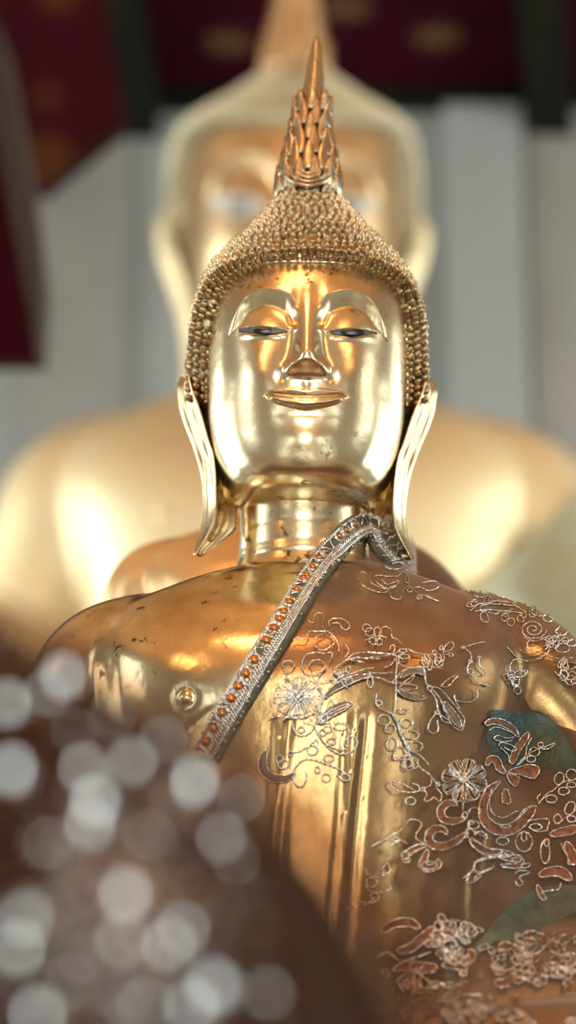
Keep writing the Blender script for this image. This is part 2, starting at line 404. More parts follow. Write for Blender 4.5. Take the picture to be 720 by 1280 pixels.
for q, r_ in enumerate(ridx):
    P = HVr[r_]; seg = np.linalg.norm(np.roll(P, -1, 0)-P, axis=1); cl = np.concatenate([[0], np.cumsum(seg)])
    n = max(5, int(round(cl[-1]/step)))
    for k in range(n):
        L_ = cl[-1]*((k+.5*(q % 2))/n) % cl[-1]; j = min(np.searchsorted(cl, L_), P.shape[0]) % P.shape[0]
        if hair[r_, j] < .6 or Y[r_, j] > .09: continue
        nn = NRM[r_, j]+rng.normal(0, .10, 3)+np.array([0, -.25, 0]); nn /= np.linalg.norm(nn)
        t1 = np.cross(nn, rng.normal(0, 1, 3)); t1 /= np.linalg.norm(t1); t2 = np.cross(nn, t1)
        s0 = rng.uniform(.84, 1.06)
        mb.add(P[j]+rng.normal(0, .0007, 3)+s0*(CU[:, :1]*t1+CU[:, 1:2]*t2+CU[:, 2:]*nn), CF)
HAIR_MB = mb
# bright ridge along the hairline
ha = np.concatenate([-np.array(HLa[:9])[::-1], np.array(HLa[1:9])]); hy = np.concatenate([np.array(HLy[:9])[::-1], np.array(HLy[1:9])])
hb = catmull(np.stack([ha, hy], 1), 14)
pts = []; bq = []
flat = HV.reshape(-1, 3); fr = (c_+0*A > 0.0).ravel()
FPXY = np.stack([PX.ravel(), PY.ravel()], 1)
idxf = np.where(fr)[0]
for a, y in hb:
    q = idxf[np.argmin((FPXY[idxf, 0]-(CX+a*1.0))**2+(FPXY[idxf, 1]-(y+3))**2)]
    pts.append(HVr.reshape(-1, 3)[q]+NRM.reshape(-1, 3)[q]*.001)
    bq.append(q)
pts = np.array(pts)
for _ in range(3): pts[1:-1] = (pts[:-2]+2*pts[1:-1]+pts[2:])/4
mb = MB(); mb.tube(pts, .0030+.0008*np.sin(np.arange(len(pts))*1.7), 8); mb.build('hair_band', GOLD, stat)
# curls that stand on the step between face and hair, facing forward
cum = np.concatenate([[0], np.cumsum(np.linalg.norm(np.diff(pts, axis=0), axis=1))])
for row, (t_, o_) in enumerate(((.12, 0), (.5, .5), (.88, 0))):
    for k in range(int(cum[-1]/.0095)):
        i = min(np.searchsorted(cum, (k+.5+o_)*.0095), len(pts)-1); q = bq[i]; r_, j = divmod(q, A.shape[1])
        side = abs(s_[0, j]); ofs = float(off[r_, j])+.004
        if side < .55 and row == 1: continue
        dvec = np.array([s_[0, j], -c_[0, j], 0]); upv = np.array([0, 0, .006*(1-side)])
        p = pts[i]+dvec*ofs*t_+upv*(1+t_)+np.array([0, -.002, 0])
        nn = np.array([.35*s_[0, j], -.85, .12])+dvec*.5*t_+rng.normal(0, .16, 3); nn /= np.linalg.norm(nn)
        t1 = np.cross(nn, rng.normal(0, 1, 3)); t1 /= np.linalg.norm(t1); t2 = np.cross(nn, t1); s0 = rng.uniform(.85, 1.08)
        HAIR_MB.add(p+s0*(CU[:, :1]*t1+CU[:, 1:2]*t2+CU[:, 2:]*nn), CF)
HAIR_MB.build('hair_curls', GOLDH, stat)
# eyes: inlay with a dark pupil
for sg, ipx in ((-1, 330), (1, 438)):
    E = []
    for t in np.linspace(-1, 1, 25):
        for u in np.linspace(-1, 1, 7):
            px = CX+sg*(56+30*t); py = 414.5+u*4.7*max(0, 1-t*t)**.8
            p = at_y(px, py, -.1225+.0022*(t*t)*0+.020*(abs(px-CX)/128)**2.6+.0008*u*u); E.append(p)
    mb = MB(); mb.add(roll(np.array(E)), grid_faces(25, 7)); eo = mb.build('eye', EYE, stat)
    sol = eo.modifiers.new('thick', 'SOLIDIFY'); sol.thickness = .002; sol.offset = -1
    mb = MB(); c0 = at_y(ipx, 414.5, -.1232+.020*(abs(ipx-CX)/128)**2.6)
    mb.ell(roll(c0), [(.0155, 0, 0), (0, .0022, 0), (0, 0, .0052)], 18, 9); mb.build('pupil', PUP, eo)
# ears with long split lobes
EO = [(227, 472), (221, 488), (222.5, 508), (229, 530), (237, 550), (243, 566), (249, 583), (255, 612), (257, 638), (254, 666), (246, 696)]
EI = [(236, 474), (240, 489), (248, 508), (254, 526), (260, 545), (264, 557), (268, 569), (272, 600), (273, 630), (269, 656), (250, 695)]
EM = [(246, 476), (256, 493), (262, 510), (266, 528), (271, 547), (276, 560), (280, 572), (289, 602), (298, 628), (298, 658), (257, 697)]
def ear(sg):
    n = 70; q = np.linspace(0, 10, n)
    def ed(E, y0, y1):
        E = np.array(E, float); px = pch(q, np.arange(11), E[:, 0]); py = pch(q, np.arange(11), E[:, 1])
        a = 382-px
        return np.array([at_y(CX+sg*(aa), p, y0+(y1-y0)*k/10) for aa, p, k in zip(a, py, q)])
    O, I, M_ = ed(EO, .045, .012), ed(EI, -.012, -.022), ed(EM, .045, .022)
    V = []
    for k in range(n):
        u = np.linspace(0, 1, 16)[:, None]; s = q[k]/10
        lat_ = O[k]*(1-u)+I[k]*u; nl = np.array([sg*.75, -.62, -.1]); w_ = np.linalg.norm(I[k]-O[k])
        up = 1-sst(.55, .75, s)
        pr = (G(u-.10, .09)*.55+G(u-.95, .10)*.45+up*.42*G(u-.50, .10)-.28*up*G(u-.30, .10)-.38*G(u-.72, .12)*(.4+.6*up))*.0075*(1+.10*up*np.sin(s*24+u*3))
        lat_ = lat_+nl*pr*min(1, w_/.012)
        u2 = np.linspace(0, 1, 12)[1:, None]; med = I[k]*(1-u2)+M_[k]*u2
        nm = np.array([-sg*.5, -.75, -.35]); med = med+nm*(-.014*np.sin(math.pi*u2)*min(1, np.linalg.norm(M_[k]-I[k])/.02))
        u3 = np.linspace(0, 1, 8)[1:-1, None]; bk = M_[k]*(1-u3)+O[k]*u3+np.array([0, .006, 0])*np.sin(math.pi*u3)
        V.append(np.vstack([lat_, med, bk]))
    V = np.array(V); kk = V.shape[1]
    F = grid_faces(n, kk, True); F = F if sg < 0 else F[:, ::-1]
    mb = MB(); mb.add(roll(V.reshape(-1, 3)), F.tolist()+[list(range(kk)), [(n-1)*kk+i for i in range(kk)]])
    mb.build('ear', GOLD, stat)
ear(-1); ear(1)
# finial (flame) on the crown
SPC = [(45, 2, 396), (52, 5, 395.5), (64, 8, 395), (82, 10.5, 394), (100, 13, 393), (120, 16, 391), (121.5, 19, 391), (140, 19.5, 389.5), (158, 22, 388), (172, 24, 387.5), (190, 28, 387), (205, 32, 386), (222, 36, 385.5), (240, 38, 385), (256, 36, 384)]
FY = .012
mb = MB(); n = 90; kq = 40
sy = np.linspace(0, len(SPC)-1, n); spy, spr, spx = [pch(sy, np.arange(len(SPC)), [r[k] for r in SPC]) for k in range(3)]
V = []
for k in range(n):
    c = at_y(spx[k], spy[k], FY); ph = np.arange(kq)*2*math.pi/kq; fl = .06*min(1, max(0, (150-spy[k])/60))
    r_ = spr[k]/1000*(1+fl*np.cos(6*ph)); V.append(np.stack([c[0]+r_*np.sin(ph), c[1]-r_*np.cos(ph), np.full(kq, c[2])], 1))
V = np.array(V); mb.add(V.reshape(-1, 3), grid_faces(n, kq, True).tolist()+[list(range(kq)), [(n-1)*kq+i for i in range(kq)]])
spire = mb.build('finial', GOLDF, stat)
def spr_at(py): return np.interp(py, spy, spr)/1000, at_y(np.interp(py, spy, spx), py, FY)
def petal(mb, py0, py1, ph, wid, lean):
    """pointed leaf hugging the finial, tip free"""
    V = []; nn = 9; kk = 7
    for t in np.linspace(0, 1, nn):
        py = py0+(py1-py0)*t; r_, c = spr_at(py); w_ = wid*(math.sin(math.pi*(.18+.82*t)**.8))**.8+.0004
        rr = r_+.0035+lean*t*t
        for u in np.linspace(-1, 1, kk):
            a = ph+u*w_/max(r_, .006); bul = .004*(1-u*u)-.0015*(abs(u) < .2)
            V.append((c[0]+(rr+bul)*math.sin(a), c[1]-(rr+bul)*math.cos(a), c[2]))
    mb.add(V, grid_faces(nn, kk))
mb = MB()
for py0, py1, cnt, wid, lean, o in ((146, 119, 8, .0065, .001, 0), (166, 134, 9, .007, .0025, .4), (186, 152, 10, .0072, .0025, 0), (206, 170, 11, .008, .003, .3), (228, 188, 12, .0085, .003, 0), (250, 212, 13, .009, .004, .4)):
    for k in range(cnt): petal(mb, py0, py1, (k+o)*2*math.pi/cnt, wid, lean)
po = mb.build('finial_leaves', GOLDF, spire); sm = po.modifiers.new('thick', 'SOLIDIFY'); sm.thickness = .0028; sm.offset = -1
mb = MB()
for rad, dz in ((.006, 0), (.0115, 0), (.0175, 0), (.0235, 0)):   # half-ring ornament on the front
    P = []
    for a in np.linspace(math.pi*1.0, math.pi*2.0, 22):
        px = 385.5+rad*1000*1.25*math.cos(a); py = 206-rad*1000*.85*math.sin(a)+6; r_, c = spr_at(py)
        dx = (px-385.5)/1000; P.append(at_y(px, py, c[1]-math.sqrt(max(r_*r_-dx*dx, 1e-5))-.0095))
    mb.tube(P, .0027, 7)
for sg in (-1, 1):
    for py, r0_ in ((176, 6), (196, 7), (222, 8), (236, 7)):
        r_, c = spr_at(py); P = []
        for a in np.linspace(0, 4.6*math.pi, 34):
            q = r0_*(1-a/(5.4*math.pi)); dx = sg*(.62*r_+.0002*0)+sg*q*math.cos(a)/1000
            P.append(at_y(360+(c[0]+dx)*1000*1.0, py+q*math.sin(a), c[1]-math.sqrt(max(r_*r_-dx*dx, 4e-5))-.005))
        mb.tube(P, .0019, 6)
mb.build('finial_scrolls', GOLDF, spire)
# ------------------------------------------------------------------ neck
NP = [(596, 62), (612, 80), (626, 81), (645, 81), (665, 82), (685, 84), (700, 90), (714, 106), (726, 135)]
n = 70; q = np.linspace(0, len(NP)-1, n); npy, nhw = [pch(q, np.arange(len(NP)), [r[k] for r in NP]) for k in range(2)]
ph = np.arange(96)*2*math.pi/96; V = []
for k in range(n):
    z = zof(npy[k], -.02); w_ = nhw[k]/1000*.99; dp = w_*.86 if npy[k] < 690 else .0715+(w_-.084)*.35
    rg = -.0004*(math.exp(-((npy[k]-652)/3)**2)+math.exp(-((npy[k]-676)/3)**2))
    V.append(np.stack([BX-.002+(w_+rg)*np.sin(ph), .035-(dp+rg)*np.cos(ph), np.full(96, z)+.010*np.cos(ph)*0], 1))
V = np.array(V); mb = MB(); mb.add(V.reshape(-1, 3), grid_faces(n, 96, True)[:, ::-1])
mb.build('neck', GOLD, stat)
# ------------------------------------------------------------------ torso, arms, folded legs: one remeshed surface
tz = [(1.56, .25, .135, .17), (1.66, .225, .135, .165), (1.76, .215, .130, .165), (1.86, .222, .130, .165), (1.95, .240, .138, .17), (2.03, .262, .145, .175), (2.08, .272, .135, .17), (2.12, .268, .110, .15), (2.148, .250, .090, .13), (2.168, .225, .072, .115), (2.188, .182, .056, .10), (2.208, .128, .044, .09), (2.220, .07, .036, .08)]
n = 80; zq = np.linspace(0, len(tz)-1, n); TZ, TW, TF, TB = [pch(zq, np.arange(len(tz)), [r[k] for r in tz]) for k in range(4)]
ph = np.arange(80)*2*math.pi/80
c0, s0 = np.cos(ph)[None], np.sin(ph)[None]
V = np.stack([BX+TW[:, None]*se(s0, 2.5), np.where(c0 > 0, .02-(TF[:, None]+.02)*se(np.abs(c0), 2.4), .02+(TB[:, None]-.02)*se(np.abs(c0), 2.4)), np.broadcast_to(TZ[:, None], (n, 80))], 2)
mb = MB(); mb.add(V.reshape(-1, 3), grid_faces(n, 80, True)[:, ::-1].tolist()+[list(range(80)), [(n-1)*80+i for i in range(80)][::-1]])
def limb(P, R):
    P = catmull(P, 10); R = pch(np.linspace(0, len(R)-1, len(P)), np.arange(len(R)), R)
    mb.tube(P, R, 24)
    for e in (0, -1): mb.ell(P[e], np.eye(3)*R[e], 20, 12)
def W(x, y, z): return (BX+x, y, z)
limb([W(-.20, .045, 2.115), W(-.255, .042, 2.085), W(-.282, .045, 2.00), W(-.315, .05, 1.90), W(-.345, .05, 1.78)], [.080, .084, .076, .067, .060])
limb([W(-.345, .05, 1.78), W(-.37, -.10, 1.70), W(-.36, -.27, 1.64)], [.060, .056, .042])
limb([W(.20, .045, 2.115), W(.262, .042, 2.085), W(.345, .045, 2.00), W(.410, .05, 1.90), W(.450, .05, 1.78)], [.080, .086, .076, .066, .060])
limb([W(.450, .05, 1.78), W(.36, -.11, 1.70), W(.22, -.22, 1.63), W(.06, -.28, 1.60)], [.060, .060, .050, .036])
limb([W(.12, 0, 1.60), W(.40, -.12, 1.585), W(.52, -.22, 1.575), W(.20, -.33, 1.57), W(-.15, -.33, 1.565)], [.10, .10, .085, .07, .055])
limb([W(-.12, 0, 1.60), W(-.40, -.12, 1.585), W(-.52, -.22, 1.575), W(-.20, -.31, 1.565), W(.1, -.31, 1.56)], [.10, .10, .085, .07, .055])
for k in range(4):    # fingers of the hand on the knee
    limb([W(-.385+.022*k, -.28, 1.64), W(-.39+.022*k, -.335, 1.625), W(-.39+.022*k, -.365-.006*(k in (1, 2)), 1.585)], [.013, .012, .009])
tmp = mb.build('tmp', None)
r = tmp.modifiers.new('r', 'REMESH'); r.mode = 'VOXEL'; r.voxel_size = .0048; r.use_smooth_shade = True
s = tmp.modifiers.new('s', 'SMOOTH'); s.factor = .5; s.iterations = 60
dg = bpy.context.evaluated_depsgraph_get(); ev = tmp.evaluated_get(dg); me = ev.to_mesh()
BV = np.zeros(len(me.vertices)*3, np.float32); me.vertices.foreach_get('co', BV); BV = BV.reshape(-1, 3).astype(float)
BN = np.zeros(len(me.vertices)*3, np.float32); me.vertices.foreach_get('normal', BN); BN = BN.reshape(-1, 3).astype(float)
BF = [list(p.vertices) for p in me.polygons]
ev.to_mesh_clear(); bpy.data.objects.remove(tmp)
bx, by = proj(BV); frn = sst(.15, .5, -BN[:, 1])
Dd = np.zeros(len(BV))
# carved sash: two ribbed borders running down the chest
low = sst(880, 915, by)
for ctr, amp, wdt in ((lambda y: 361-(y-905)*.12, 2.6, 4.2), (lambda y: 349-(y-905)*.06, 2.2, 3.6), (lambda y: 444-(y-930)*.10, 2.8, 4.2), (lambda y: 432-(y-930)*.09, 2.2, 3.4)):
    Dd += amp*G(bx-ctr(by), wdt)*low
Dd += 1.6*low*sst(352, 362, bx)*(1-sst(430, 440, bx))
Dd += -2.0*G(bx-456+(by-930)*.10, 6)*low
# nipple and the folds beside the armpit
Dd += 5.5*G(np.hypot(bx-232, by-872), 6.5)-2.0*G(np.hypot(bx-232, by-872)-12, 4)
for k, o_ in enumerate((0, 13, 26)):
    ln_ = (by-903)-.0*bx+(bx-246)*.75-o_*.9
    Dd += (2.8-.5*k)*G(ln_, 4.2)*sst(205, 228, bx)*(1-sst(262, 276, bx))
Dd += -1.2*G(bx-139-(by-800)*.03, 7)*sst(770, 800, by)*(1-sst(870, 900, by))
BV = BV+BN*(Dd*frn/1000)[:, None]
mb = MB(); mb.add(BV, BF); body = mb.build('body', GOLDB, stat)
BVH = BVHTree.FromPolygons([Vector(v) for v in BV], BF)
# ------------------------------------------------------------------ sheer robe over the statue's left shoulder
D0 = np.array([0, .93, -.3676]); D0 /= np.linalg.norm(D0); E1 = np.array([1.0, 0, 0]); E2 = np.cross(D0, E1)*-1
if E2[2] < 0: E2 = -E2
STP = .004; aa = np.arange(-.27, .60, STP); b0 = np.arange(1.335, 2.20, STP)
H = np.full((len(b0), len(aa)), -9.0)
for i, b_ in enumerate(b0):
    for j, a_ in enumerate(aa):
        o = E1*(a_+BX)+E2*b_-D0*2.0
        hit = BVH.ray_cast(Vector(o), Vector(D0), 3.0)
        if hit[0] is not None: H[i, j] = 2.0-hit[3]
valid0 = H > -8
lowv = H[valid0].min(); H[~valid0] = lowv-.05
def filt(M, k, f):
    for ax in (0, 1):
        st = [np.take(M, np.clip(np.arange(M.shape[ax])+d, 0, M.shape[ax]-1), ax) for d in range(-k, k+1)]; M = f(np.stack(st), axis=0)
    return M
HC = filt(filt(H, 34, np.max), 34, np.min); HC = np.maximum(HC, H)
for _ in range(26):
    B_ = (np.roll(HC, 1, 0)+np.roll(HC, -1, 0)+np.roll(HC, 1, 1)+np.roll(HC, -1, 1)+2*HC)/6
    HC = np.maximum(B_, H)
for _ in range(3): HC = (np.roll(HC, 1, 0)+np.roll(HC, -1, 0)+np.roll(HC, 1, 1)+np.roll(HC, -1, 1)+2*HC)/6
ai, bi = np.meshgrid(aa, b0)
HC = HC+.0045+.0012*np.sin(ai*70+bi*30)*np.sin(bi*55-ai*18)
okc = filt(valid0.astype(float), 34, np.max); okc = filt(okc, 34, np.min) > .5
CV = E1*(ai+BX)[..., None]+E2*bi[..., None]-D0*HC[..., None]
cpx, cpy = proj(CV.reshape(-1, 3)); cpx = cpx.reshape(ai.shape); cpy = cpy.reshape(ai.shape)
BRAID = [(494, 704), (487, 694), (477, 680), (469, 665), (459, 658), (447, 660), (433, 671), (418, 687), (403, 706), (390, 724), (372, 752), (354, 783), (338, 809), (323, 833), (309, 857), (296, 878), (282, 901), (269, 924), (257, 946)]
BE = np.array(BRAID[9:], float)
lo_x = np.interp(cpy, BE[:, 1], BE[:, 0]+6)
lo_x = np.where(cpy > 946, 257-(cpy-946)*.56, lo_x); lo_x = np.where(cpy < 724, 396+(724-cpy)*2.0, lo_x)
def cloth_mesh(keep):
    Fq = grid_faces(*ai.shape); kv = (keep & okc).ravel(); Fq = Fq[kv[Fq].all(1)]
    used = np.unique(Fq); mp = -np.ones(kv.size, int); mp[used] = np.arange(len(used))
    return CV.reshape(-1, 3)[used], mp[Fq]
clV, clF = cloth_mesh(cpx > lo_x)
CBVH = BVHTree.FromPolygons([Vector(v) for v in CV.reshape(-1, 3)], grid_faces(*ai.shape)[okc.ravel()[grid_faces(*ai.shape)].all(1)].tolist())
def sheer(name, tint, dif, fac, edge, rough=.6):
    m, nt, b, out = newmat(name); L = nt.links
    b.inputs['Base Color'].default_value = (*dif, 1); b.inputs['Roughness'].default_value = rough
    b.inputs['Sheen Weight'].default_value = .25; b.inputs['Sheen Tint'].default_value = (1, .7, .5, 1)
    tr = nt.nodes.new('ShaderNodeBsdfTransparent'); tr.inputs[0].default_value = (*tint, 1)
    lw = nt.nodes.new('ShaderNodeLayerWeight'); lw.inputs[0].default_value = .35
    n = noise(nt, 14, 4, .6)
    ma = nt.nodes.new('ShaderNodeMapRange'); ma.inputs[3].default_value = fac; ma.inputs[4].default_value = edge
    L.new(lw.outputs['Facing'], ma.inputs[0])
    nm = nt.nodes.new('ShaderNodeMapRange'); nm.inputs[1].default_value = .3; nm.inputs[2].default_value = .7; nm.inputs[3].default_value = .75; nm.inputs[4].default_value = 1.2
    L.new(n.outputs[0], nm.inputs[0])
    mu = nt.nodes.new('ShaderNodeMath'); mu.operation = 'MULTIPLY'; mu.use_clamp = True
    L.new(ma.outputs[0], mu.inputs[0]); L.new(nm.outputs[0], mu.inputs[1])
    mx = nt.nodes.new('ShaderNodeMixShader'); L.new(mu.outputs[0], mx.inputs[0]); L.new(tr.outputs[0], mx.inputs[1]); L.new(b.outputs[0], mx.inputs[2])
    L.new(mx.outputs[0], out.inputs[0]); return m
SHEER = sheer('sheer_brown_net', (.82, .70, .57), (.31, .20, .135), .13, .95)
robe = empty('sheer_robe', BASE)
tag(robe, 'sheer brown robe with silver embroidery and beaded edge draped over the sharp statue', 'robe')
mb = MB(); mb.add(clV, clF); mb.build('sheer_cloth', SHEER, robe)
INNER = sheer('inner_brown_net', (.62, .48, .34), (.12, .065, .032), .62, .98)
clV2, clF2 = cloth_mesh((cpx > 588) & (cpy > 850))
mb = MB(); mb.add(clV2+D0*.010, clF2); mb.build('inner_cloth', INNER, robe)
SILVER = mat('silver_thread', (.78, .77, .78), .14, 1.0, 260, .5)
SILVB = mat('silver_braid_thread', (.88, .88, .89), .14, 1.0, 200, .3)
FILL = mat('copper_gauze', (.20, .085, .040), .55, .35, 150, .7, .6, .0015)
FILLG = mat('grey_gauze', (.26, .17, .11), .6, .2, 120, .4, .4, .001)
TEAL = mat('dark_green_patch', (.020, .048, .036), .42, .0, 22, .75, .6, .012)
TEALG = mat('grey_green_patch', (.085, .095, .070), .5, .0, 18, .6, .5, .010)
OLIVE = mat('olive_cord', (.17, .155, .105), .65, .25, 140, .45, .9, .003)
AMBER = mat('amber_bead', (.62, .24, .06), .10, .8)
def cast(px, py, lift=.0015, bv=None):
    d = ray(px, py); dv_ = Vector(d).normalized()
    h = (bv or CBVH).ray_cast(Vector(CAM), dv_, 8.0)
    if h[0] is None: return None
    n = np.array(h[1]); 
    if n@d > 0: n = -n
    return np.array(h[0])+n*lift, n
WJ = np.random.RandomState(5)
def wire(mb, pts, r=.00084, closed=False, n=6, lift=.0018, sm=True):
    """silver thread that follows the cloth, beaded by its twist"""
    q = catmull(pts, n, closed) if sm else np.array(pts, float)
    run = []; 
    def flush():
        if len(run) > 2:
            P = np.array(run); rr = r*(1+.32*np.sin(np.arange(len(P))*2.2+WJ.uniform(0, 6))+WJ.normal(0, .08, len(P)))
            mb.tube(P, rr, 5, closed and len(run) == len(q))
    for x, y in q:
        c = cast(x+WJ.normal(0, .15), y+WJ.normal(0, .15), lift)
        if c is None: flush(); run = []
        else: run.append(c[0])
    flush()
def oval(cx, cy, rx, ry, rot=0, n=9, tear=0):
    a = np.arange(n)*2*math.pi/n; x, y = rx*np.cos(a)*(1-tear*np.sin(a)), ry*np.sin(a)
    c, s = math.cos(rot), math.sin(rot); return np.stack([cx+c*x-s*y, cy+s*x+c*y], 1)
def ribbon(fill, wr, path, hw, lift=.0010):
    """strip of gauze between two outlining threads"""
    q = catmull(path, 6); w_ = pch(np.linspace(0, 1, len(q)), np.linspace(0, 1, len(hw)), hw) if len(hw) > 1 else np.full(len(q), hw[0])
    T = np.gradient(q, axis=0); T /= np.linalg.norm(T, axis=1, keepdims=True)+1e-9; N_ = np.stack([-T[:, 1], T[:, 0]], 1)
    ed = np.sqrt(np.clip(1-np.abs(np.linspace(-1, 1, len(q)))**8, 0, 1)); w_ = w_*ed+.3
    G_ = []; 
    for u in np.linspace(-1, 1, 5):
        for k in range(len(q)):
            c = cast(*(q[k]+N_[k]*w_[k]*u), lift+.0012*(1-u*u))
            if c is None: return
            G_.append(c[0])
    fill.add(G_, grid_faces(5, len(q)))
    out = np.vstack([q+N_*w_[:, None], (q-N_*w_[:, None])[::-1]])
    wire(wr, out[::2], closed=True, n=2)
def loc_(ox, oy, sc_): return lambda P: [(ox+x/sc_, oy+y/sc_) for x, y in P]
def motif(name, wires=(), ovals=(), ribs=(), T=None, sc_=4.5, fillm=None, r=.00084):
    w_, f_ = MB(), MB()
    for p in wires: wire(w_, T(p), r)
    for o_ in ovals:
        cx, cy, rx, ry = o_[:4]; rot = o_[4] if len(o_) > 4 else 0
        c = T([(cx, cy)])[0]; wire(w_, oval(c[0], c[1], rx/sc_, ry/sc_, rot), r, True, 4)
    for p, hw in ribs: ribbon(f_, w_, T(p), [h_/sc_ for h_ in hw])
    if w_.n == 0: return None
    o = w_.build(name, SILVER, robe)
    if f_.n: f_.build('gauze_fill', fillm or FILL, o)
    return o
def flower(cx, cy, rx, ry, petals, dense):
    w_ = MB()
    for k in range(petals):
        a = (k+.35)*2*math.pi/petals
        for f_ in dense:
            hw_ = math.pi/petals*f_*.92; P = [(cx+.10*rx*math.cos(a), cy+.10*ry*math.sin(a))]
            for t_, ww_ in ((.45, .75), (.82, 1.0), (1.0, .55)):
                P.append((cx+rx*t_*math.cos(a-hw_*ww_), cy+ry*t_*math.sin(a-hw_*ww_)))
            for t_, ww_ in ((1.0, .55), (.82, 1.0), (.45, .75)):
                P.append((cx+rx*t_*math.cos(a+hw_*ww_), cy+ry*t_*math.sin(a+hw_*ww_)))
            P.append(P[0]); wire(w_, P, .0006, False, 4, .002+.001*f_)
    for k in range(6): wire(w_, oval(cx+WJ.normal(0, 2), cy+WJ.normal(0, 2), 3, 3), .0011, True, 3, .0045)
    o = w_.build('flower_motif', SILVER, robe); return o
flower(373, 871, 31, 26, 11, (1.0, .45)); flower(579, 977, 28, 27, 8, (1.0, .66, .33))
T = loc_(320, 740, 4.5)
motif('scroll_motif', [[(290,165),(320,180),(330,140),(360,122),(380,140),(375,190),(385,225)], [(210,275),(230,265),(275,268),(300,228),(340,228),(390,228),(420,238),(460,290),(465,340)], [(415,200),(410,175),(440,155),(500,165),(525,195),(510,220),(480,205),(465,180),(430,185)], [(390,235),(340,260),(330,300),(360,330),(400,325),(440,290),(420,250)], [(375,290),(410,300),(430,320)], [(490,290),(510,310),(520,340),(500,370)]], T=T)
motif('scroll_motif', [[(390,350),(330,345),(280,360),(258,410),(275,450),(320,460),(380,440),(390,415),(360,385),(320,390),(300,415),(320,430)], [(390,415),(370,450),(350,480)], [(155,430),(150,400),(185,390),(215,405),(205,435),(175,445),(150,440)], [(175,445),(170,480),(190,500)], [(410,400),(430,350),(400,345)]], T=T)
motif('leaf_motif', [[(490,390),(520,380),(550,350),(620,345),(720,350)], [(520,385),(580,375),(650,380),(700,378)], [(440,430),(460,470),(510,470),(600,440),(660,430)], [(440,430),(490,400),(520,385),(610,402)], [(345,510),(350,540),(375,580),(365,640),(345,700)], [(330,500),(380,505),(410,495),(440,480)]], ribs=[([(380,600),(430,550),(500,510),(570,485),(650,470)], (4,14,18,14,4)), ([(380,690),(430,660),(490,635),(540,628)], (4,18,16,6))], T=T, fillm=FILLG)
T = loc_(420, 680, 4.5)
motif('bow_motif', [[(270,80),(255,110),(275,135),(320,150),(360,140),(372,115),(345,105),(310,115),(290,95)], [(395,105),(420,120),(455,110),(500,140),(505,160),(470,165),(420,150),(385,150)], [(375,150),(350,185),(300,190),(230,183),(215,200),(230,225),(280,255),(330,240),(350,225),(340,215),(290,235),(250,205)], [(125,205),(120,180),(150,165),(180,185),(190,215),(230,245),(290,260),(340,245)], [(125,205),(150,240),(210,270),(270,280),(300,262)], [(300,270),(310,305),(350,320),(370,300),(380,265),(410,240)], [(385,170),(405,205),(410,240),(430,255),(470,250),(520,270),(570,250),(575,225),(540,215),(480,225)], [(440,265),(465,300),(480,315),(455,315),(455,295)], [(480,290),(530,310),(580,330),(550,315),(500,290)], [(270,78),(360,80),(470,100),(540,138),(600,164),(670,224),(720,240)]], [(415,265,16,12), (470,305,14,12), (400,205,10,22)], T=T)
motif('sprig_motif', [[(240,550),(250,490),(275,472),(310,490),(315,530),(340,540),(370,570)], [(45,660),(100,625),(160,612),(230,615),(310,625),(350,640),(345,680)], [(60,660),(110,640),(160,645),(220,640),(300,630)], [(350,600),(400,595),(450,615),(500,625),(560,630),(600,625),(640,630)], [(600,620),(610,580),(640,555),(660,570),(645,600),(610,610)], [(560,635),(570,665),(600,660),(605,635)], [(600,628),(640,618),(655,632),(630,640)], [(300,600),(310,575),(330,580),(320,620)]], [(375,605,22,10), (380,635,30,12), (590,590,10,14), (550,615,12,10)], T=T)
T = loc_(460, 800, 4.5)
motif('branch_motif', [[(0,75),(70,80),(150,80),(180,60),(220,55),(260,75),(330,85)], [(165,130),(220,155),(270,150),(300,155),(320,185),(310,150)], [(0,185),(70,190),(140,185)], [(0,210),(60,215),(120,240),(150,245)], [(130,240),(160,215),(180,185),(230,160),(290,165)], [(150,245),(200,240),(240,210),(260,200),(230,240),(180,248)], [(155,260),(155,320),(150,390),(140,420)], [(150,80),(160,130),(155,200),(155,260)], [(50,300),(45,350),(60,380),(100,400),(140,415)], [(90,160),(130,140),(150,110)]], [(205,98,28,14), (60,355,18,14), (225,268,50,16), (12,240,16,30)], ribs=[([(165,285),(210,308),(270,325),(325,325)], (4,14,14,4)), ([(180,215),(220,185),(290,172),(305,200)], (4,14,16,4))], T=T, fillm=FILLG)
motif('leaf_spray', [[(130,415),(160,460),(175,520),(200,570),(225,620),(270,640),(310,670),(340,710)], [(140,415),(170,470),(185,525),(210,580),(230,640),(250,720)]], [(200,400,28,14), (215,468,35,24), (245,535,40,24), (265,600,40,28), (90,450,35,28), (125,500,30,25), (135,585,30,38), (180,640,32,38), (225,685,25,35), (262,695,18,32)], T=T)
motif('leaf_motif', [[(340,265),(400,275),(450,330),(500,390),(535,440),(530,490),(515,510),(470,480),(430,410),(400,330),(360,280)], [(480,310),(490,350),(510,390)], [(385,410),(350,450),(335,500),(360,525),(390,510),(385,450)], [(390,410),(430,440),(460,465),(420,460),(400,420)], [(350,290),(380,340),(390,410)], [(400,260),(440,265),(470,240),(500,200),(450,220),(410,260)], [(320,185),(320,230),(340,265)]], [(345,272,14,14), (385,410,14,10)], ribs=[([(425,350),(455,400),(490,450),(515,490)], (6,18,20,8))], T=T, fillm=FILLG)
motif('sprig_motif', [[(530,45),(570,75),(575,120),(555,150),(560,190),(590,210),(610,240),(670,255)], [(620,100),(625,150),(660,190),(640,200)], [(480,310),(490,340),(560,350),(610,320),(600,270)], [(530,45),(600,25),(650,15)]], [(570,180,16,14), (572,122,10,10), (668,252,8,8), (530,46,8,8), (622,100,8,8)], T=T)
T = loc_(560, 700, 4.5)
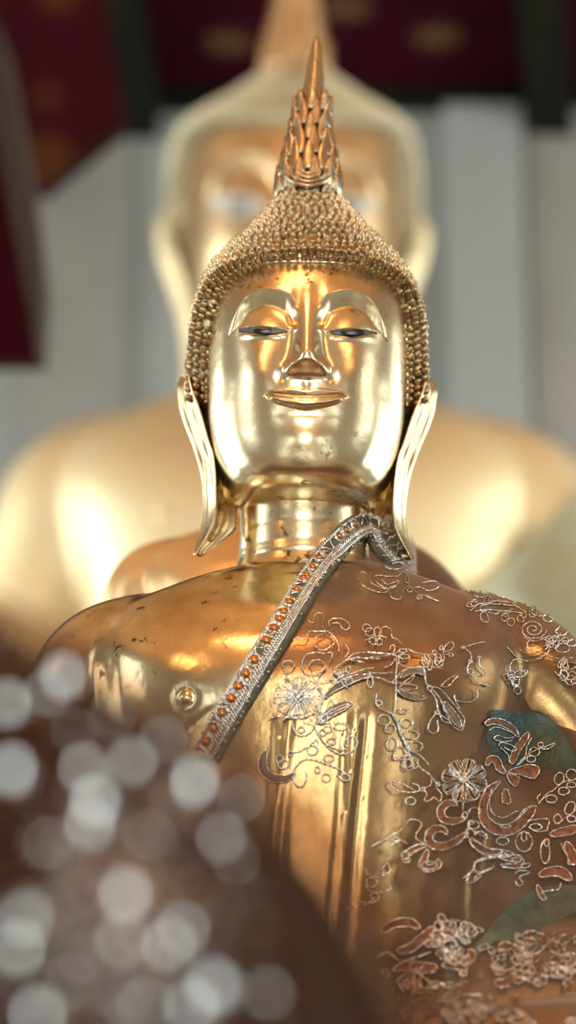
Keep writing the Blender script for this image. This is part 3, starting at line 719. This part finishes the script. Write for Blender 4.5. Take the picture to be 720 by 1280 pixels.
sp_ = [(475+75*(1-t/1.15)*1.0*math.cos(t*4.6*math.pi), 395+58*(1-t/1.15)*math.sin(t*4.6*math.pi)) for t in np.linspace(0, 1, 30)]
motif('rose_motif', [sp_, [(420,440),(480,460),(540,445)], [(400,510),(450,530),(510,520)], [(325,490),(360,530),(390,555),(450,570),(520,555)], [(340,600),(350,640),(380,660),(430,650),(440,620),(400,630)], [(340,600),(360,565),(400,560)], [(540,440),(570,460),(560,520),(520,555)]], [(400,640,30,18), (500,480,60,40)], T=T)
motif('shoulder_border', [[(10,112),(45,134),(90,162),(115,152),(150,207),(200,217)], [(200,182),(260,202),(330,224),(380,246),(340,247),(270,237),(220,242)], [(150,295),(210,285),(270,290),(330,295),(360,280)], [(200,290),(260,310),(300,290)], [(360,255),(400,277),(435,302),(430,330),(400,310)], [(640,340),(620,380),(600,410),(640,430),(680,400),(720,410)], [(560,450),(600,440),(650,460),(700,455)], [(640,600),(680,620),(720,600)], [(670,640),(700,630),(720,650)], [(560,540),(620,560),(680,560),(720,575)], [(680,360),(700,400),(735,405)]], [(115,166,20,18), (165,197,22,20), (220,232,25,22), (215,174,18,10), (470,252,40,16), (510,297,45,25), (600,310,40,28), (640,500,40,25), (590,480,30,20), (690,470,25,20), (560,330,30,22), (600,300,20,14), (690,680,30,25), (650,650,22,30)], ribs=[([(230,250),(300,245),(380,262)], (4,10,4)), ([(640,560),(690,568),(740,580)], (6,12,6))], T=T)
T = loc_(310, 860, 4.5)
motif('scroll_motif', [[(115,180),(160,160),(260,170),(340,150),(390,130)], [(190,185),(250,150),(330,140)], [(250,200),(265,250),(300,270),(350,250),(370,210),(310,190)], [(375,210),(395,260),(430,310),(480,355),(540,375),(590,350),(615,310),(590,270),(550,290),(540,320),(570,330)], [(240,365),(300,350),(360,310),(390,290),(395,360)], [(250,480),(280,430),(330,400),(390,410),(440,430),(500,450),(560,490),(575,515),(540,520),(500,490)], [(250,490),(270,545),(310,550),(330,500),(325,470)], [(430,310),(470,330),(520,350),(560,340)]], [(470,300,25,18), (520,215,35,22), (450,230,25,20), (455,395,28,20), (360,350,28,28), (390,460,15,18), (440,505,25,22), (545,505,28,20), (240,370,15,15), (200,430,30,24), (180,400,18,22), (300,235,20,16), (420,250,20,18)], ribs=[([(110,350),(85,400),(90,460),(140,505),(220,508),(265,475)], (4,20,24,22,16,4)), ([(400,190),(460,150),(520,120),(570,95)], (4,14,14,4))], T=T, fillm=FILLG)
T = loc_(480, 940, 4.5)
motif('sprig_motif', [[(55,10),(60,45),(100,30),(140,0)], [(170,40),(200,90),(250,130),(300,185),(340,190)], [(45,165),(40,190),(80,220),(140,230),(180,230),(140,200),(90,175),(50,162)], [(180,230),(220,210),(260,190),(265,140)], [(220,215),(240,240),(225,275),(250,280),(280,260),(310,285),(320,240),(290,205)], [(160,180),(190,190),(200,215)]], [(140,75,28,32), (150,280,28,22), (300,185,10,12), (218,212,10,12)], T=T)
motif('comma_scroll', [[(480,390),(470,440),(465,490)], [(500,460),(540,450),(575,480),(565,495)], [(440,330),(445,290),(470,285)], [(470,350),(490,320),(540,330),(530,350)]], [(452,360,14,18), (485,400,14,12), (500,415,30,22)], ribs=[([(410,300),(360,292),(318,330),(330,380),(390,395),(455,375)], (10,17,19,19,17,8)), ([(350,470),(330,440),(280,440),(250,480),(270,525),(340,535),(410,500),(460,455)], (8,15,18,20,20,19,17,6)), ([(480,490),(520,530),(580,570),(640,572),(720,580)], (8,18,20,18,12))], T=T)
motif('comma_scroll', [[(0,500),(50,470),(100,440),(150,385),(200,395),(210,420),(180,470),(190,500),(225,520)], [(0,570),(40,530),(90,500),(130,520)], [(440,715),(470,690),(500,660),(510,620),(560,600),(590,610)], [(500,720),(530,690),(600,660),(610,640)], [(-70,540),(-30,515),(30,500),(80,505)]], [(120,585,20,24), (70,500,18,14), (20,660,18,30)], ribs=[([(240,530),(180,545),(130,580),(120,612),(150,612)], (6,14,16,14,6)), ([(245,555),(228,600),(218,640),(252,660),(300,640),(302,608)], (8,16,20,18,18,8))], T=T)
T = loc_(580, 920, 5.143)
motif('crescent_motif', [[(180,330),(160,400),(170,490),(240,530),(320,490),(345,490)], [(330,540),(380,480),(440,450)], [(0,660),(20,600),(100,640),(130,650)], [(400,550),(540,540),(530,610)], [(410,590),(470,620),(540,610)], [(60,640),(100,620),(140,640)]], [(380,685,55,65), (380,650,18,34), (260,585,32,9), (240,680,40,24), (460,590,40,20)], ribs=[([(225,295),(160,350),(122,440),(125,535),(190,600),(280,605),(355,565),(420,500),(460,455)], (8,22,24,28,32,34,32,28,6)), ([(30,670),(90,720),(160,748),(240,748)], (8,20,20,10)), ([(215,780),(290,790),(350,800),(340,838),(230,835)], (8,20,22,16,8))], T=T, sc_=5.143)
motif('petal_motif', [[(170,850),(100,880),(60,860),(70,820),(150,790),(200,790)], [(10,940),(40,880),(100,900),(50,945),(10,945)], [(320,890),(350,870),(420,880),(350,910),(370,950),(340,970),(320,930)], [(240,850),(330,855),(400,850),(420,825),(360,830)]], [(240,770,26,18), (330,800,30,16)], ribs=[([(140,195),(160,155),(205,165),(220,210),(260,240)], (8,18,22,20,8)), ([(275,240),(350,228),(430,232),(480,245)], (10,24,42,34)), ([(275,240),(310,285),(345,305)], (12,26,34)), ([(258,345),(262,395),(268,440)], (10,24,26))], T=T, sc_=5.143)
motif('leaf_spray', [[(480,440),(530,380),(580,350),(640,300),(700,290),(735,280)], [(600,570),(640,540),(700,500),(730,470)], [(480,440),(470,400),(490,380)]], [(610,280,30,40,.4), (690,255,35,35), (640,360,35,25), (560,410,35,25), (690,320,30,16), (680,470,30,45,.5), (600,540,25,30), (690,540,30,20)], T=T, sc_=5.143)
motif('petal_motif', [[(620,950),(610,990),(540,1000),(480,1020)], [(620,690),(640,740),(670,790),(670,830),(720,830)]], [(520,750,30,75), (530,690,16,24)], ribs=[([(550,640),(620,625),(730,600)], (8,24,26)), ([(650,690),(680,740),(705,800),(720,830)], (16,28,28,14)), ([(480,905),(540,880),(620,880),(690,930)], (14,26,30,18)), ([(470,960),(490,1020),(520,1060)], (8,16,12))], T=T, sc_=5.143)
T = loc_(560, 840, 4.5)
motif('bow_motif', [[(225,330),(260,310),(320,330),(370,360),(330,375),(270,360),(255,380),(300,395),(360,385)], [(280,420),(290,400),(340,410),(380,435),(360,450),(310,430)], [(470,370),(440,430),(430,490),(380,530)], [(380,530),(430,480),(500,440),(540,430),(600,405),(570,435),(530,440)], [(345,520),(330,470),(290,430)]], [(485,455,30,25), (465,495,25,18), (520,415,16,14)], ribs=[([(205,300),(235,278),(295,285),(350,318),(392,368)], (10,14,16,16,6)), ([(350,520),(372,460),(410,400),(452,345)], (16,18,18,14))], T=T)
T = loc_(400, 1080, 3.6)
motif('bow_motif', [[(300,400),(330,420),(370,440),(440,420),(500,400)], [(500,360),(560,350),(620,350)], [(260,420),(310,400),(350,430)]], [(520,360,20,18), (550,345,14,10), (490,10,34,18)], ribs=[([(278,312),(330,275),(400,265),(452,292)], (8,16,18,10)), ([(345,395),(400,385),(460,340),(512,288)], (10,18,18,14)), ([(330,480),(400,462),(470,470),(530,470)], (8,20,22,16))], T=T, sc_=3.6)
motif('scroll_motif', [[(210,70),(220,120),(280,130),(325,110),(300,90)], [(205,20),(230,60),(300,50),(320,20)], [(120,200),(200,190),(270,165)], [(150,150),(210,180),(250,150)]], [(235,85,25,20), (250,150,20,16), (300,30,18,22)], T=T, sc_=3.6)
# patches on the robe standing for green seen at arm gap and forearm
def patch(name, P, mt):
    q = catmull(P, 5, True); c = q.mean(0); V = []; K = 9
    for t_ in np.linspace(0, 1, K):
        for p in q:
            h_ = cast(*(c+(p-c)*t_), .0006); V.append(h_[0] if h_ else at_y(*(c+(p-c)*t_), -.05))
    mb = MB(); mb.add(V, grid_faces(K, len(q), True)); o = mb.build(name, mt, robe); o['label'] = 'dark green patch on the robe'; return o
patch('green_patch', loc_(560, 840, 4.5)([(250,215),(370,225),(500,230),(600,290),(670,380),(715,490),(700,570),(640,580),(570,540),(480,540),(300,500),(240,440),(215,370),(230,290)]), TEAL)
patch('green_patch', loc_(560, 1100, 4.5)([(0,500),(120,405),(260,240),(330,160),(420,85),(560,35),(735,45),(735,170),(560,250),(430,330),(330,345),(220,350),(110,450),(0,560)]), TEALG)
# crowded embroidery in the lap
LJ = np.random.RandomState(11)
for k in range(16):
    cx, cy = LJ.uniform(560, 735), LJ.uniform(1165, 1300)
    if k < 4: cx, cy = LJ.uniform(480, 570), LJ.uniform(1215, 1290)
    ws = []; ov = []; rb = []
    for _ in range(3):
        a0, r0_ = LJ.uniform(0, 6.28), LJ.uniform(10, 22)
        ws.append([(cx+LJ.normal(0, 6)+r0_*(1-t/1.3)*math.cos(a0+t*7), cy+LJ.normal(0, 1)+r0_*(1-t/1.3)*math.sin(a0+t*7)) for t in np.linspace(0, 1, 9)])
    for _ in range(4): ov.append((cx+LJ.normal(0, 18), cy+LJ.normal(0, 14), LJ.uniform(4, 8), LJ.uniform(3, 6), LJ.uniform(0, 3)))
    for _ in range(4):
        a0 = LJ.uniform(0, 6.28); x, y = cx+LJ.normal(0, 12), cy+LJ.normal(0, 9)
        rb.append(([(x, y), (x+9*math.cos(a0), y+9*math.sin(a0)), (x+17*math.cos(a0+.7), y+17*math.sin(a0+.7))], (2, 4.5, 3)))
    motif('lap_embroidery', ws[:1+k % 2], ov[:2], rb, T=lambda P: P, sc_=1.0, r=.0009)
for k, (cx, cy) in enumerate(((640, 770), (690, 800), (705, 845), (640, 850), (600, 760), (540, 830), (470, 800), (430, 850), (400, 900))):
    a0 = LJ.uniform(0, 6.28); ws = [[(cx-14*math.cos(a0), cy-12*math.sin(a0)), (cx+4*math.sin(a0), cy-4*math.cos(a0)), (cx+14*math.cos(a0), cy+12*math.sin(a0))]]
    ov = [(cx+LJ.normal(0, 8), cy+LJ.normal(0, 7), LJ.uniform(3.5, 7), LJ.uniform(2.5, 5), LJ.uniform(0, 3)) for _ in range(5)]
    motif('sprig_motif', ws, ov, T=lambda P: P, sc_=1.0, r=.0008)
# beaded braid along the robe's edge
NECK = bpy.data.objects['neck']
NVb = [v.co+Vector(BASE) for v in NECK.data.vertices]; NB = BVHTree.FromPolygons(NVb, [list(p.vertices) for p in NECK.data.polygons])
q = catmull(BRAID, 10); BP = []; BNm = []
for x, y in q:
    best = None
    for bv in (BVH, NB, CBVH):
        h_ = cast(x, y, 0, bv)
        if h_ and h_[0][1] < .06 and (best is None or h_[0][1] < best[0][1]): best = h_
    if best is None: best = (at_y(x, y, .03+.0045*max(0, 20-len(BP))), np.array([.35, -.9, .3]))
    BP.append(best[0]); BNm.append(best[1])
BP = np.array(BP); BNm = np.array(BNm)
for _ in range(30):
    BP[1:-1] = (BP[:-2]+2*BP[1:-1]+BP[2:])/4; BNm[1:-1] = (BNm[:-2]+2*BNm[1:-1]+BNm[2:])/4
BNm = BNm+np.array([0, -.35, 0]); BNm /= np.linalg.norm(BNm, axis=1, keepdims=True)
BT = np.gradient(BP, axis=0); BT /= np.linalg.norm(BT, axis=1, keepdims=True); BS = np.cross(BT, BNm); BS /= np.linalg.norm(BS, axis=1, keepdims=True)
if BS[len(BS)//2, 0] < 0: BS = -BS         # BS points towards the robe
BW = .0165
def bpt(i, u, lift): return BP[i]+BS[i]*u*BW+BNm[i]*lift
NBp = len(BP); V = []
for i in range(NBp):
    for u, l in ((-1, -.002), (-.97, .004), (-.6, .0065), (-.2, .0065), (.1, .007), (.45, .0085), (.8, .0065), (1, .003), (1, -.003)): V.append(bpt(i, u, l+.0006*math.sin(i*2.1+u*9)))
mb = MB(); mb.add(V, grid_faces(NBp, 9, True)); band = mb.build('braid_band', OLIVE, robe)
BEADS = [(610,70),(580,88),(560,115),(505,165),(490,195),(467,228),(450,258),(432,275),(405,305),(362,352),(345,390),(330,418),(312,450),(288,492),(238,565),(215,618),(190,668),(165,715),(130,770),(100,825),(80,880),(55,925)]
thr = MB(); bx_, by_ = proj(BP); bead0 = None
cl = np.concatenate([[0], np.cumsum(np.linalg.norm(np.diff(BP, axis=0), axis=1))])
for k, (x, y) in enumerate(BEADS):
    px, py = 240+x/3, 640+y/3
    D2 = (bx_+(-.40*BW*FPX/3.2*BS[:, 0])-px)**2+(by_+.40*BW*FPX/3.2*BS[:, 2]-py)**2; i = int(np.argmin(D2))
    c = bpt(i, -.42, .0068); rb_ = .0052 if k > 8 else .0042
    M3 = np.array([BS[i]*rb_*1.15, BT[i]*rb_, BNm[i]*rb_*.8])
    if bead0 is None:
        mb = MB(); mb.ell((0, 0, 0), np.eye(3)*.004, 14, 9); bead0 = b_ = mb.build('bead', AMBER); b_.parent = band
    else: b_ = bead0.copy(); COL.objects.link(b_); b_.parent = band
    M4 = np.eye(4); M4[:3, :3] = np.stack([BS[i]*rb_*1.15, BT[i]*rb_, BNm[i]*rb_*.8], 1)/.004; M4[:3, 3] = c-BASE
    b_.matrix_local = Matrix(M4.tolist())
    for rr, ll in ((1.28, .0068), (1.62, .0062)):
        a = np.linspace(0, 2*math.pi, 22)[:-1]; P = [bpt(i, -.42, ll)+BS[i]*rb_*rr*1.12*math.cos(t)+BT[i]*rb_*rr*math.sin(t) for t in a]
        thr.tube(np.array(P), .0008+.0003*np.sin(np.arange(21)*2.3), 5, True)
tt = np.linspace(0, cl[-1], int(cl[-1]/.0011))
def along(u_f, l_f, r_):
    P = []
    for s_i, s0 in enumerate(tt):
        i = min(int(np.searchsorted(cl, s0)), NBp-1); i0 = max(i-1, 0); f = 0 if i == i0 else (s0-cl[i0])/(cl[i]-cl[i0]+1e-9)
        P.append((bpt(i0, u_f(s0), l_f(s0))*(1-f)+bpt(i, u_f(s0), l_f(s0))*f))
    thr.tube(np.array(P), r_, 5)
for w_ in range(3):
    ph_ = w_*2.1; along(lambda s: .16+.20*math.sin(s*520+ph_), lambda s: .0085+.0016*math.cos(s*520+ph_), .0010)
    along(lambda s: .52+.16*math.sin(s*640+ph_), lambda s: .009+.0012*math.cos(s*640+ph_), .0008)
    along(lambda s: -.90+.12*math.sin(s*560+ph_), lambda s: .0055+.0014*math.cos(s*560+ph_), .0009)
along(lambda s: -.42+.34*math.sin(s*310), lambda s: .0075+.001*math.cos(s*700), .0009)
GJ = np.random.RandomState(8)
for _ in range(520):
    i = GJ.randint(2, NBp-2); u = GJ.choice([GJ.uniform(-.98, -.72), GJ.uniform(-.08, .72), GJ.uniform(-.08, .4), GJ.uniform(.5, .98)])
    n = GJ.normal(0, 1, (3, 3)); q_, _r = np.linalg.qr(n); s0 = GJ.uniform(.0008, .0017)
    thr.ell(bpt(i, u, .0095+GJ.normal(0, .0012))+BT[i]*GJ.uniform(-.003, .003), q_*np.array([[s0*1.5], [s0], [s0*.5]]), 6, 4)
thr.build('silver_thread', SILVB, band)
# ------------------------------------------------------------------ the two statues behind, copied from the first
hz = 2.4926-BZ
HEADS = ('head', 'hair_curls', 'hair_band', 'eye', 'ear', 'finial')
def dup(root, loc, scl, label, mats, tilt=0, skip=(), drop=0):
    r = root.copy(); COL.objects.link(r); r.location = loc; r.scale = (scl,)*3; r['label'] = label
    pv = Vector((0, .02, hz)); R_ = Matrix.Translation(pv+Vector((0, 0, -drop))) @ Matrix.Rotation(tilt, 4, 'X') @ Matrix.Translation(-pv)
    def setm(o, base):
        mt = mats.get(base)
        if mt is not None:
            o.material_slots[0].link = 'OBJECT'; o.material_slots[0].material = mt
    for ch in list(root.children):
        base = ch.name.split('.')[0]
        if base in skip: continue
        c = ch.copy(); COL.objects.link(c); c.parent = r; setm(c, base)
        if base in HEADS: c.matrix_local = R_ @ ch.matrix_local
        for g in list(ch.children):
            d = g.copy(); COL.objects.link(d); d.parent = c; setm(d, g.name.split('.')[0])
    return r
GBIG = gold_mat('pale_gold_gilding', (.95, .79, .50), (.92, .73, .42), .50, .06, 6, .03, False)
GBIG.node_tree.nodes['Principled BSDF'].inputs['Metallic'].default_value = .45
EYEW = mat('shell_white', (.90, .93, .93), .3)
big = {k: GBIG for k in ('head', 'hair_curls', 'hair_band', 'ear', 'finial', 'finial_leaves', 'finial_scrolls', 'neck', 'body')}
GFACE = gold_mat('pale_gold_face', (.80, .56, .32), (.70, .46, .24), .32, .06, 6, .03, False)
GFACE.node_tree.nodes['Principled BSDF'].inputs['Metallic'].default_value = .92
GCURL = mat('gold_curls_lit', (.96, .90, .68), .45, .0)  # pale matte tone paints in the light caught by the curls
big['hair_curls'] = big['hair_band'] = GCURL; big['head'] = big['finial'] = big['finial_leaves'] = big['finial_scrolls'] = GFACE; big['eye'] = EYEW; big['pupil'] = mat('pupil_grey', (.22, .27, .27), .3)
S2 = 2.92; hz = 2.4926-BZ
d = ray(364, SHY2); P2 = CAM+d*9.0; B2 = np.array([P2[0], P2[1], P2[2]-S2*hz])
BIGST = dup(stat, B2, S2, 'huge pale gold Buddha statue out of focus before the white wall', big, TILT2, (), DROP2)
GMID = gold_mat('warm_gold_gilding', (.90, .62, .32), (.80, .50, .24), .34, .1, 8, .08, False)
GMID.node_tree.nodes['Principled BSDF'].inputs['Metallic'].default_value = .65
mid = {k: GMID for k in big}; mid['eye'] = EYE; mid['pupil'] = PUP
S3 = .748; B3 = np.array([-.018, .62, 1.94])
dup(stat, B3, S3, 'smaller orange gold statue mostly hidden behind the sharp one, one shoulder showing', mid)
rb = dup(robe, B3, S3, 'plain brown robe on the half hidden statue behind the sharp one', {'sheer_cloth': sheer('dense_brown_net', (.5, .36, .26), (.17, .095, .06), .72, .98)}, 0, tuple({c.name.split('.')[0] for c in robe.children}-{'sheer_cloth'}))
# its head is lower in the crown and ends in a broader flame
zh, zt = zof(330, -.11)-BZ, zof(246, .012)-BZ
def reshape(o, kind):
    me = o.data.copy(); o.data = me; n = len(me.vertices); V = np.zeros(n*3, np.float32); me.vertices.foreach_get('co', V); V = V.reshape(-1, 3)
    z = V[:, 2].copy(); up = np.clip(z-zh, 0, zt-zh); ab = np.clip(z-zt, 0, None)
    V[:, 2] = np.minimum(z, zh)+up*.52+ab*.95
    k = 1-.12*sst(zt-.03, zt+.10, z) if kind == 'f' else 1
    V[:, 0] *= k; V[:, 1] = .012+(V[:, 1]-.012)*k
    me.vertices.foreach_set('co', V.ravel()); me.update()
for ch in BIGST.children:
    if ch.name.split('.')[0] == 'eye':          # its shell eyes are wide open
        for q_, (kx, kz) in ((ch, (1.15, 2.4)), (ch.children[0], (.9, 1.7))):
            me = q_.data.copy(); q_.data = me; n = len(me.vertices); V = np.zeros(n*3, np.float32); me.vertices.foreach_get('co', V); V = V.reshape(-1, 3)
            c = V.mean(0); V[:, 0] = c[0]+(V[:, 0]-c[0])*kx+math.copysign(.008, c[0]); V[:, 2] = c[2]-.004+(V[:, 2]-c[2])*kz; V[:, 1] -= .0045
            me.vertices.foreach_set('co', V.ravel()); me.update()
    b_ = ch.name.split('.')[0]
    if b_ in ('head', 'hair_curls'): reshape(ch, 'h')
    if b_ == 'finial':
        reshape(ch, 'f')
        for g in ch.children: reshape(g, 'f')
# pale sequined robe of the huge statue
PALE = sheer('pale_green_net', (.80, .84, .74), (.62, .66, .52), .55, .9)
pv_, pf_ = cloth_mesh(cpx > 753-(cpy-797)*.94)
PB = (pv_-BASE)*S2+B2
prb = empty('sheer_robe', B2); tag(prb, 'pale green sequined robe on the shoulder of the huge pale gold statue', 'robe')
mb = MB(); mb.add(PB, pf_); pc = mb.build('sheer_cloth', PALE, prb)
av_, af_ = cloth_mesh(cpx > 420); PBV = BVHTree.FromPolygons([Vector(v) for v in (av_-BASE)*S2+B2], af_.tolist())
SEQ = mat('silver_sequin', (.86, .86, .88), .14, 1.0)
SEQD = mat('dull_silver_sequin', (.50, .47, .48), .38, 1.0, 60, .3)
def disc(mb, c, n, r, k=10):
    n = np.asarray(n)/np.linalg.norm(n); t1 = np.cross(n, [.3, .5, .8]); t1 /= np.linalg.norm(t1); t2 = np.cross(n, t1)
    a = np.arange(k)*2*math.pi/k; ring = r*(np.cos(a)[:, None]*t1+np.sin(a)[:, None]*t2)
    V = np.vstack([c+ring-n*r*.12, c+ring*.45+n*r*.04, c+ring*.45+n*r*.04-n*r*.1, c+ring-n*r*.2])
    mb.add(V, grid_faces(2, k, True).tolist()+[[k+i for i in range(k)]]+grid_faces(2, k, True)[:, ::-1].__add__(2*k).tolist()+[[2*k+i for i in range(k)]])
def facing(c, tgt):
    a = (CAM-c)/np.linalg.norm(CAM-c); b_ = np.asarray(tgt)-c; b_ = b_/np.linalg.norm(b_); n = a+b_; return n/np.linalg.norm(n)
DOORC = np.array([0, YF, 1.6])
mb = MB(); sj = np.random.RandomState(3)
for px, py, r_ in ((577, 704, .030), (698, 690, .022), (660, 738, .026), (655, 632, .018), (712, 640, .022), (690, 720, .018), (716, 760, .026), (600, 742, .02), (640, 700, .012), (676, 660, .014)):
    h_ = cast(px, py, .02, PBV)
    c = h_[0] if h_ else None
    if c is None: continue
    disc(mb, c, facing(c, DOORC+sj.normal(0, .5, 3)*[.6, 0, .6]), r_)
if mb.n: mb.build('sequins', SEQ, prb)
# ------------------------------------------------------------------ sequined cloth close to the lens
FCL = mat('brown_tulle', (.032, .010, .005), .75, 0, 30, .3, .5, .003, Specular_IOR_Level=.15)
AP = at_d(-75, 742, 1.52); KS = 1.52/1.27
HP = [0, .006, .025, .053, .078, .107, .154, .19, .23, .30, .38]; RP = [0.0005, .022, .05, .09, .128, .157, .194, .214, .232, .25, .262]
nh, nph = 110, 200; hq = np.linspace(0, len(HP)-1, nh); hh_, rr_ = [KS*pch(hq, np.arange(len(HP)), x) for x in (HP, RP)]
ph = np.arange(nph)*2*math.pi/nph
fold = (.035*np.cos(9*ph+.6)+.022*np.cos(17*ph+1.9)+.012*np.cos(29*ph))[None]*sst(.03, .2, hh_)[:, None]
RR = (rr_[:, None]-KS*.010*sst(.0, .04, hh_)[:, None])*(1+fold)
FV = np.stack([AP[0]+RR*np.sin(ph), AP[1]-RR*np.cos(ph), np.broadcast_to((AP[2]-hh_)[:, None], RR.shape)], 2)
ds = empty('draped_stand', (AP[0], AP[1], 0)); tag(ds, 'brown sequined cloth over a stand, blurred close to the lens', 'draped cloth')
mb = MB(); mb.add(FV.reshape(-1, 3), grid_faces(nh, nph, True)[:, ::-1]); fc = mb.build('cloth', FCL, ds)
sm = fc.modifiers.new('thick', 'SOLIDIFY'); sm.thickness = .002; sm.offset = -1
EDGE_HAZE = sheer('brown_edge_haze', (.86, .74, .64), (.05, .019, .009), .16, .42, .8)  # translucent outer layer added to give the soft brown haze at the edge
R2 = RR+KS*.022*sst(.0, .05, hh_)[:, None]; Vv = np.stack([AP[0]+R2*np.sin(ph), AP[1]-R2*np.cos(ph), np.broadcast_to((AP[2]-hh_*.97+.008)[:, None], R2.shape)], 2)
mb = MB(); mb.add(Vv.reshape(-1, 3), grid_faces(nh, nph, True)[:, ::-1]); mb.build('edge_haze', EDGE_HAZE, ds)
FV = Vv
FB = BVHTree.FromPolygons([Vector(v) for v in FV.reshape(-1, 3)], grid_faces(nh, nph, True).tolist())
mb = MB(); mb.lathe([(.20, 0), (.20, .03), (.06, .06), (.035, .15), (.035, AP[2]-.42), (.07, AP[2]-.36), (.16, AP[2]-.24), (.165, AP[2]-.20), (.10, AP[2]-.10), (.05, AP[2]-.030), (.012, AP[2]-.006)], (AP[0], AP[1], 0), 40)
mb.build('stand', altar_m, ds)
mb = MB(); mbb = MB(); sj = np.random.RandomState(21)
def seq(px, py, r_, tgt=None, m_=None):
    h_ = cast(px, py, .0022, FB)
    if h_ is None: return
    c, n = h_
    n = facing(c, tgt) if tgt is not None else n+sj.normal(0, .38, 3)
    disc(m_, c, n, r_)
for _ in range(1700):
    px, py = sj.uniform(-40, 400), sj.uniform(790, 1300)
    w_ = math.exp(-((px-150)/115)**2-((py-1120)/170)**2)*sst(880, 1000, py)
    if sj.rand() < .06+.9*w_ and px < 300+(py-900)*.10: seq(px, py, KS*sj.uniform(.0011, .0020), None, mb)
SPK = [(78,852,1),(8,885,1),(12,970,1.15),(118,1012,1.2),(112,1034,.9),(238,985,1.2),(165,958,.8),(30,1150,.8),(18,1192,1),(156,1126,1.1),(212,1186,.8),(268,1238,1),(272,1052,.7),(298,1004,.5),(45,1275,1),(150,1180,.7),(228,1166,.7),(104,968,.8),(58,872,.6),(186,1050,.5),(290,1080,.4),(240,1262,.9),(330,1245,.5),(92,920,.4),(140,900,.4),(200,930,.5),(60,1060,.4),(90,1230,.4),(180,1262,.5)]
for px, py, s0 in SPK: seq(px, py, SPR*s0, DOORC+np.array([sj.normal(0, .3), 0, sj.normal(0, .5)]), mbb)
o = mb.build('sequins', SEQD, ds); o['kind'] = 'stuff'
o = mbb.build('bright_sequins', SEQ, ds); o['label'] = 'bright silver sequins catching the daylight'; o['kind'] = 'stuff'
# ------------------------------------------------------------------ stepped altar under the statues
for (lo, hi), lb in zip((((-1.1, -.55, 0), (1.1, .26, BZ-.035)), ((-.9, .30, 0), (.9, 1.1, B3[2]-.055)), ((-2.2, B2[1]-1.35, 0), (2.2, B2[1]+.9, B2[2]-.065))), ('red lacquered altar block under the sharp robed statue', 'red lacquered altar block under the half hidden statue', 'red lacquered altar block under the huge pale statue')):
    (x0, y0, z0), (x1, y1, z1) = lo, hi; mb = MB()
    mb.prism([(x0, y0, 0), (x1, y0, 0), (x1, y0, z1-.14), (x1+.04, y0, z1-.12), (x1+.04, y0, z1-.05), (x1, y0, z1-.03), (x1, y0, z1+.02), (x0, y0, z1+.02), (x0, y0, z1-.03), (x0-.04, y0, z1-.05), (x0-.04, y0, z1-.12), (x0, y0, z1-.14)], (0, y1-y0, 0))
    tag(mb.build('altar', altar_m, None, smooth=False), lb, 'altar')
for o in list(bpy.data.objects):
    if '_o' in o: del o['_o']
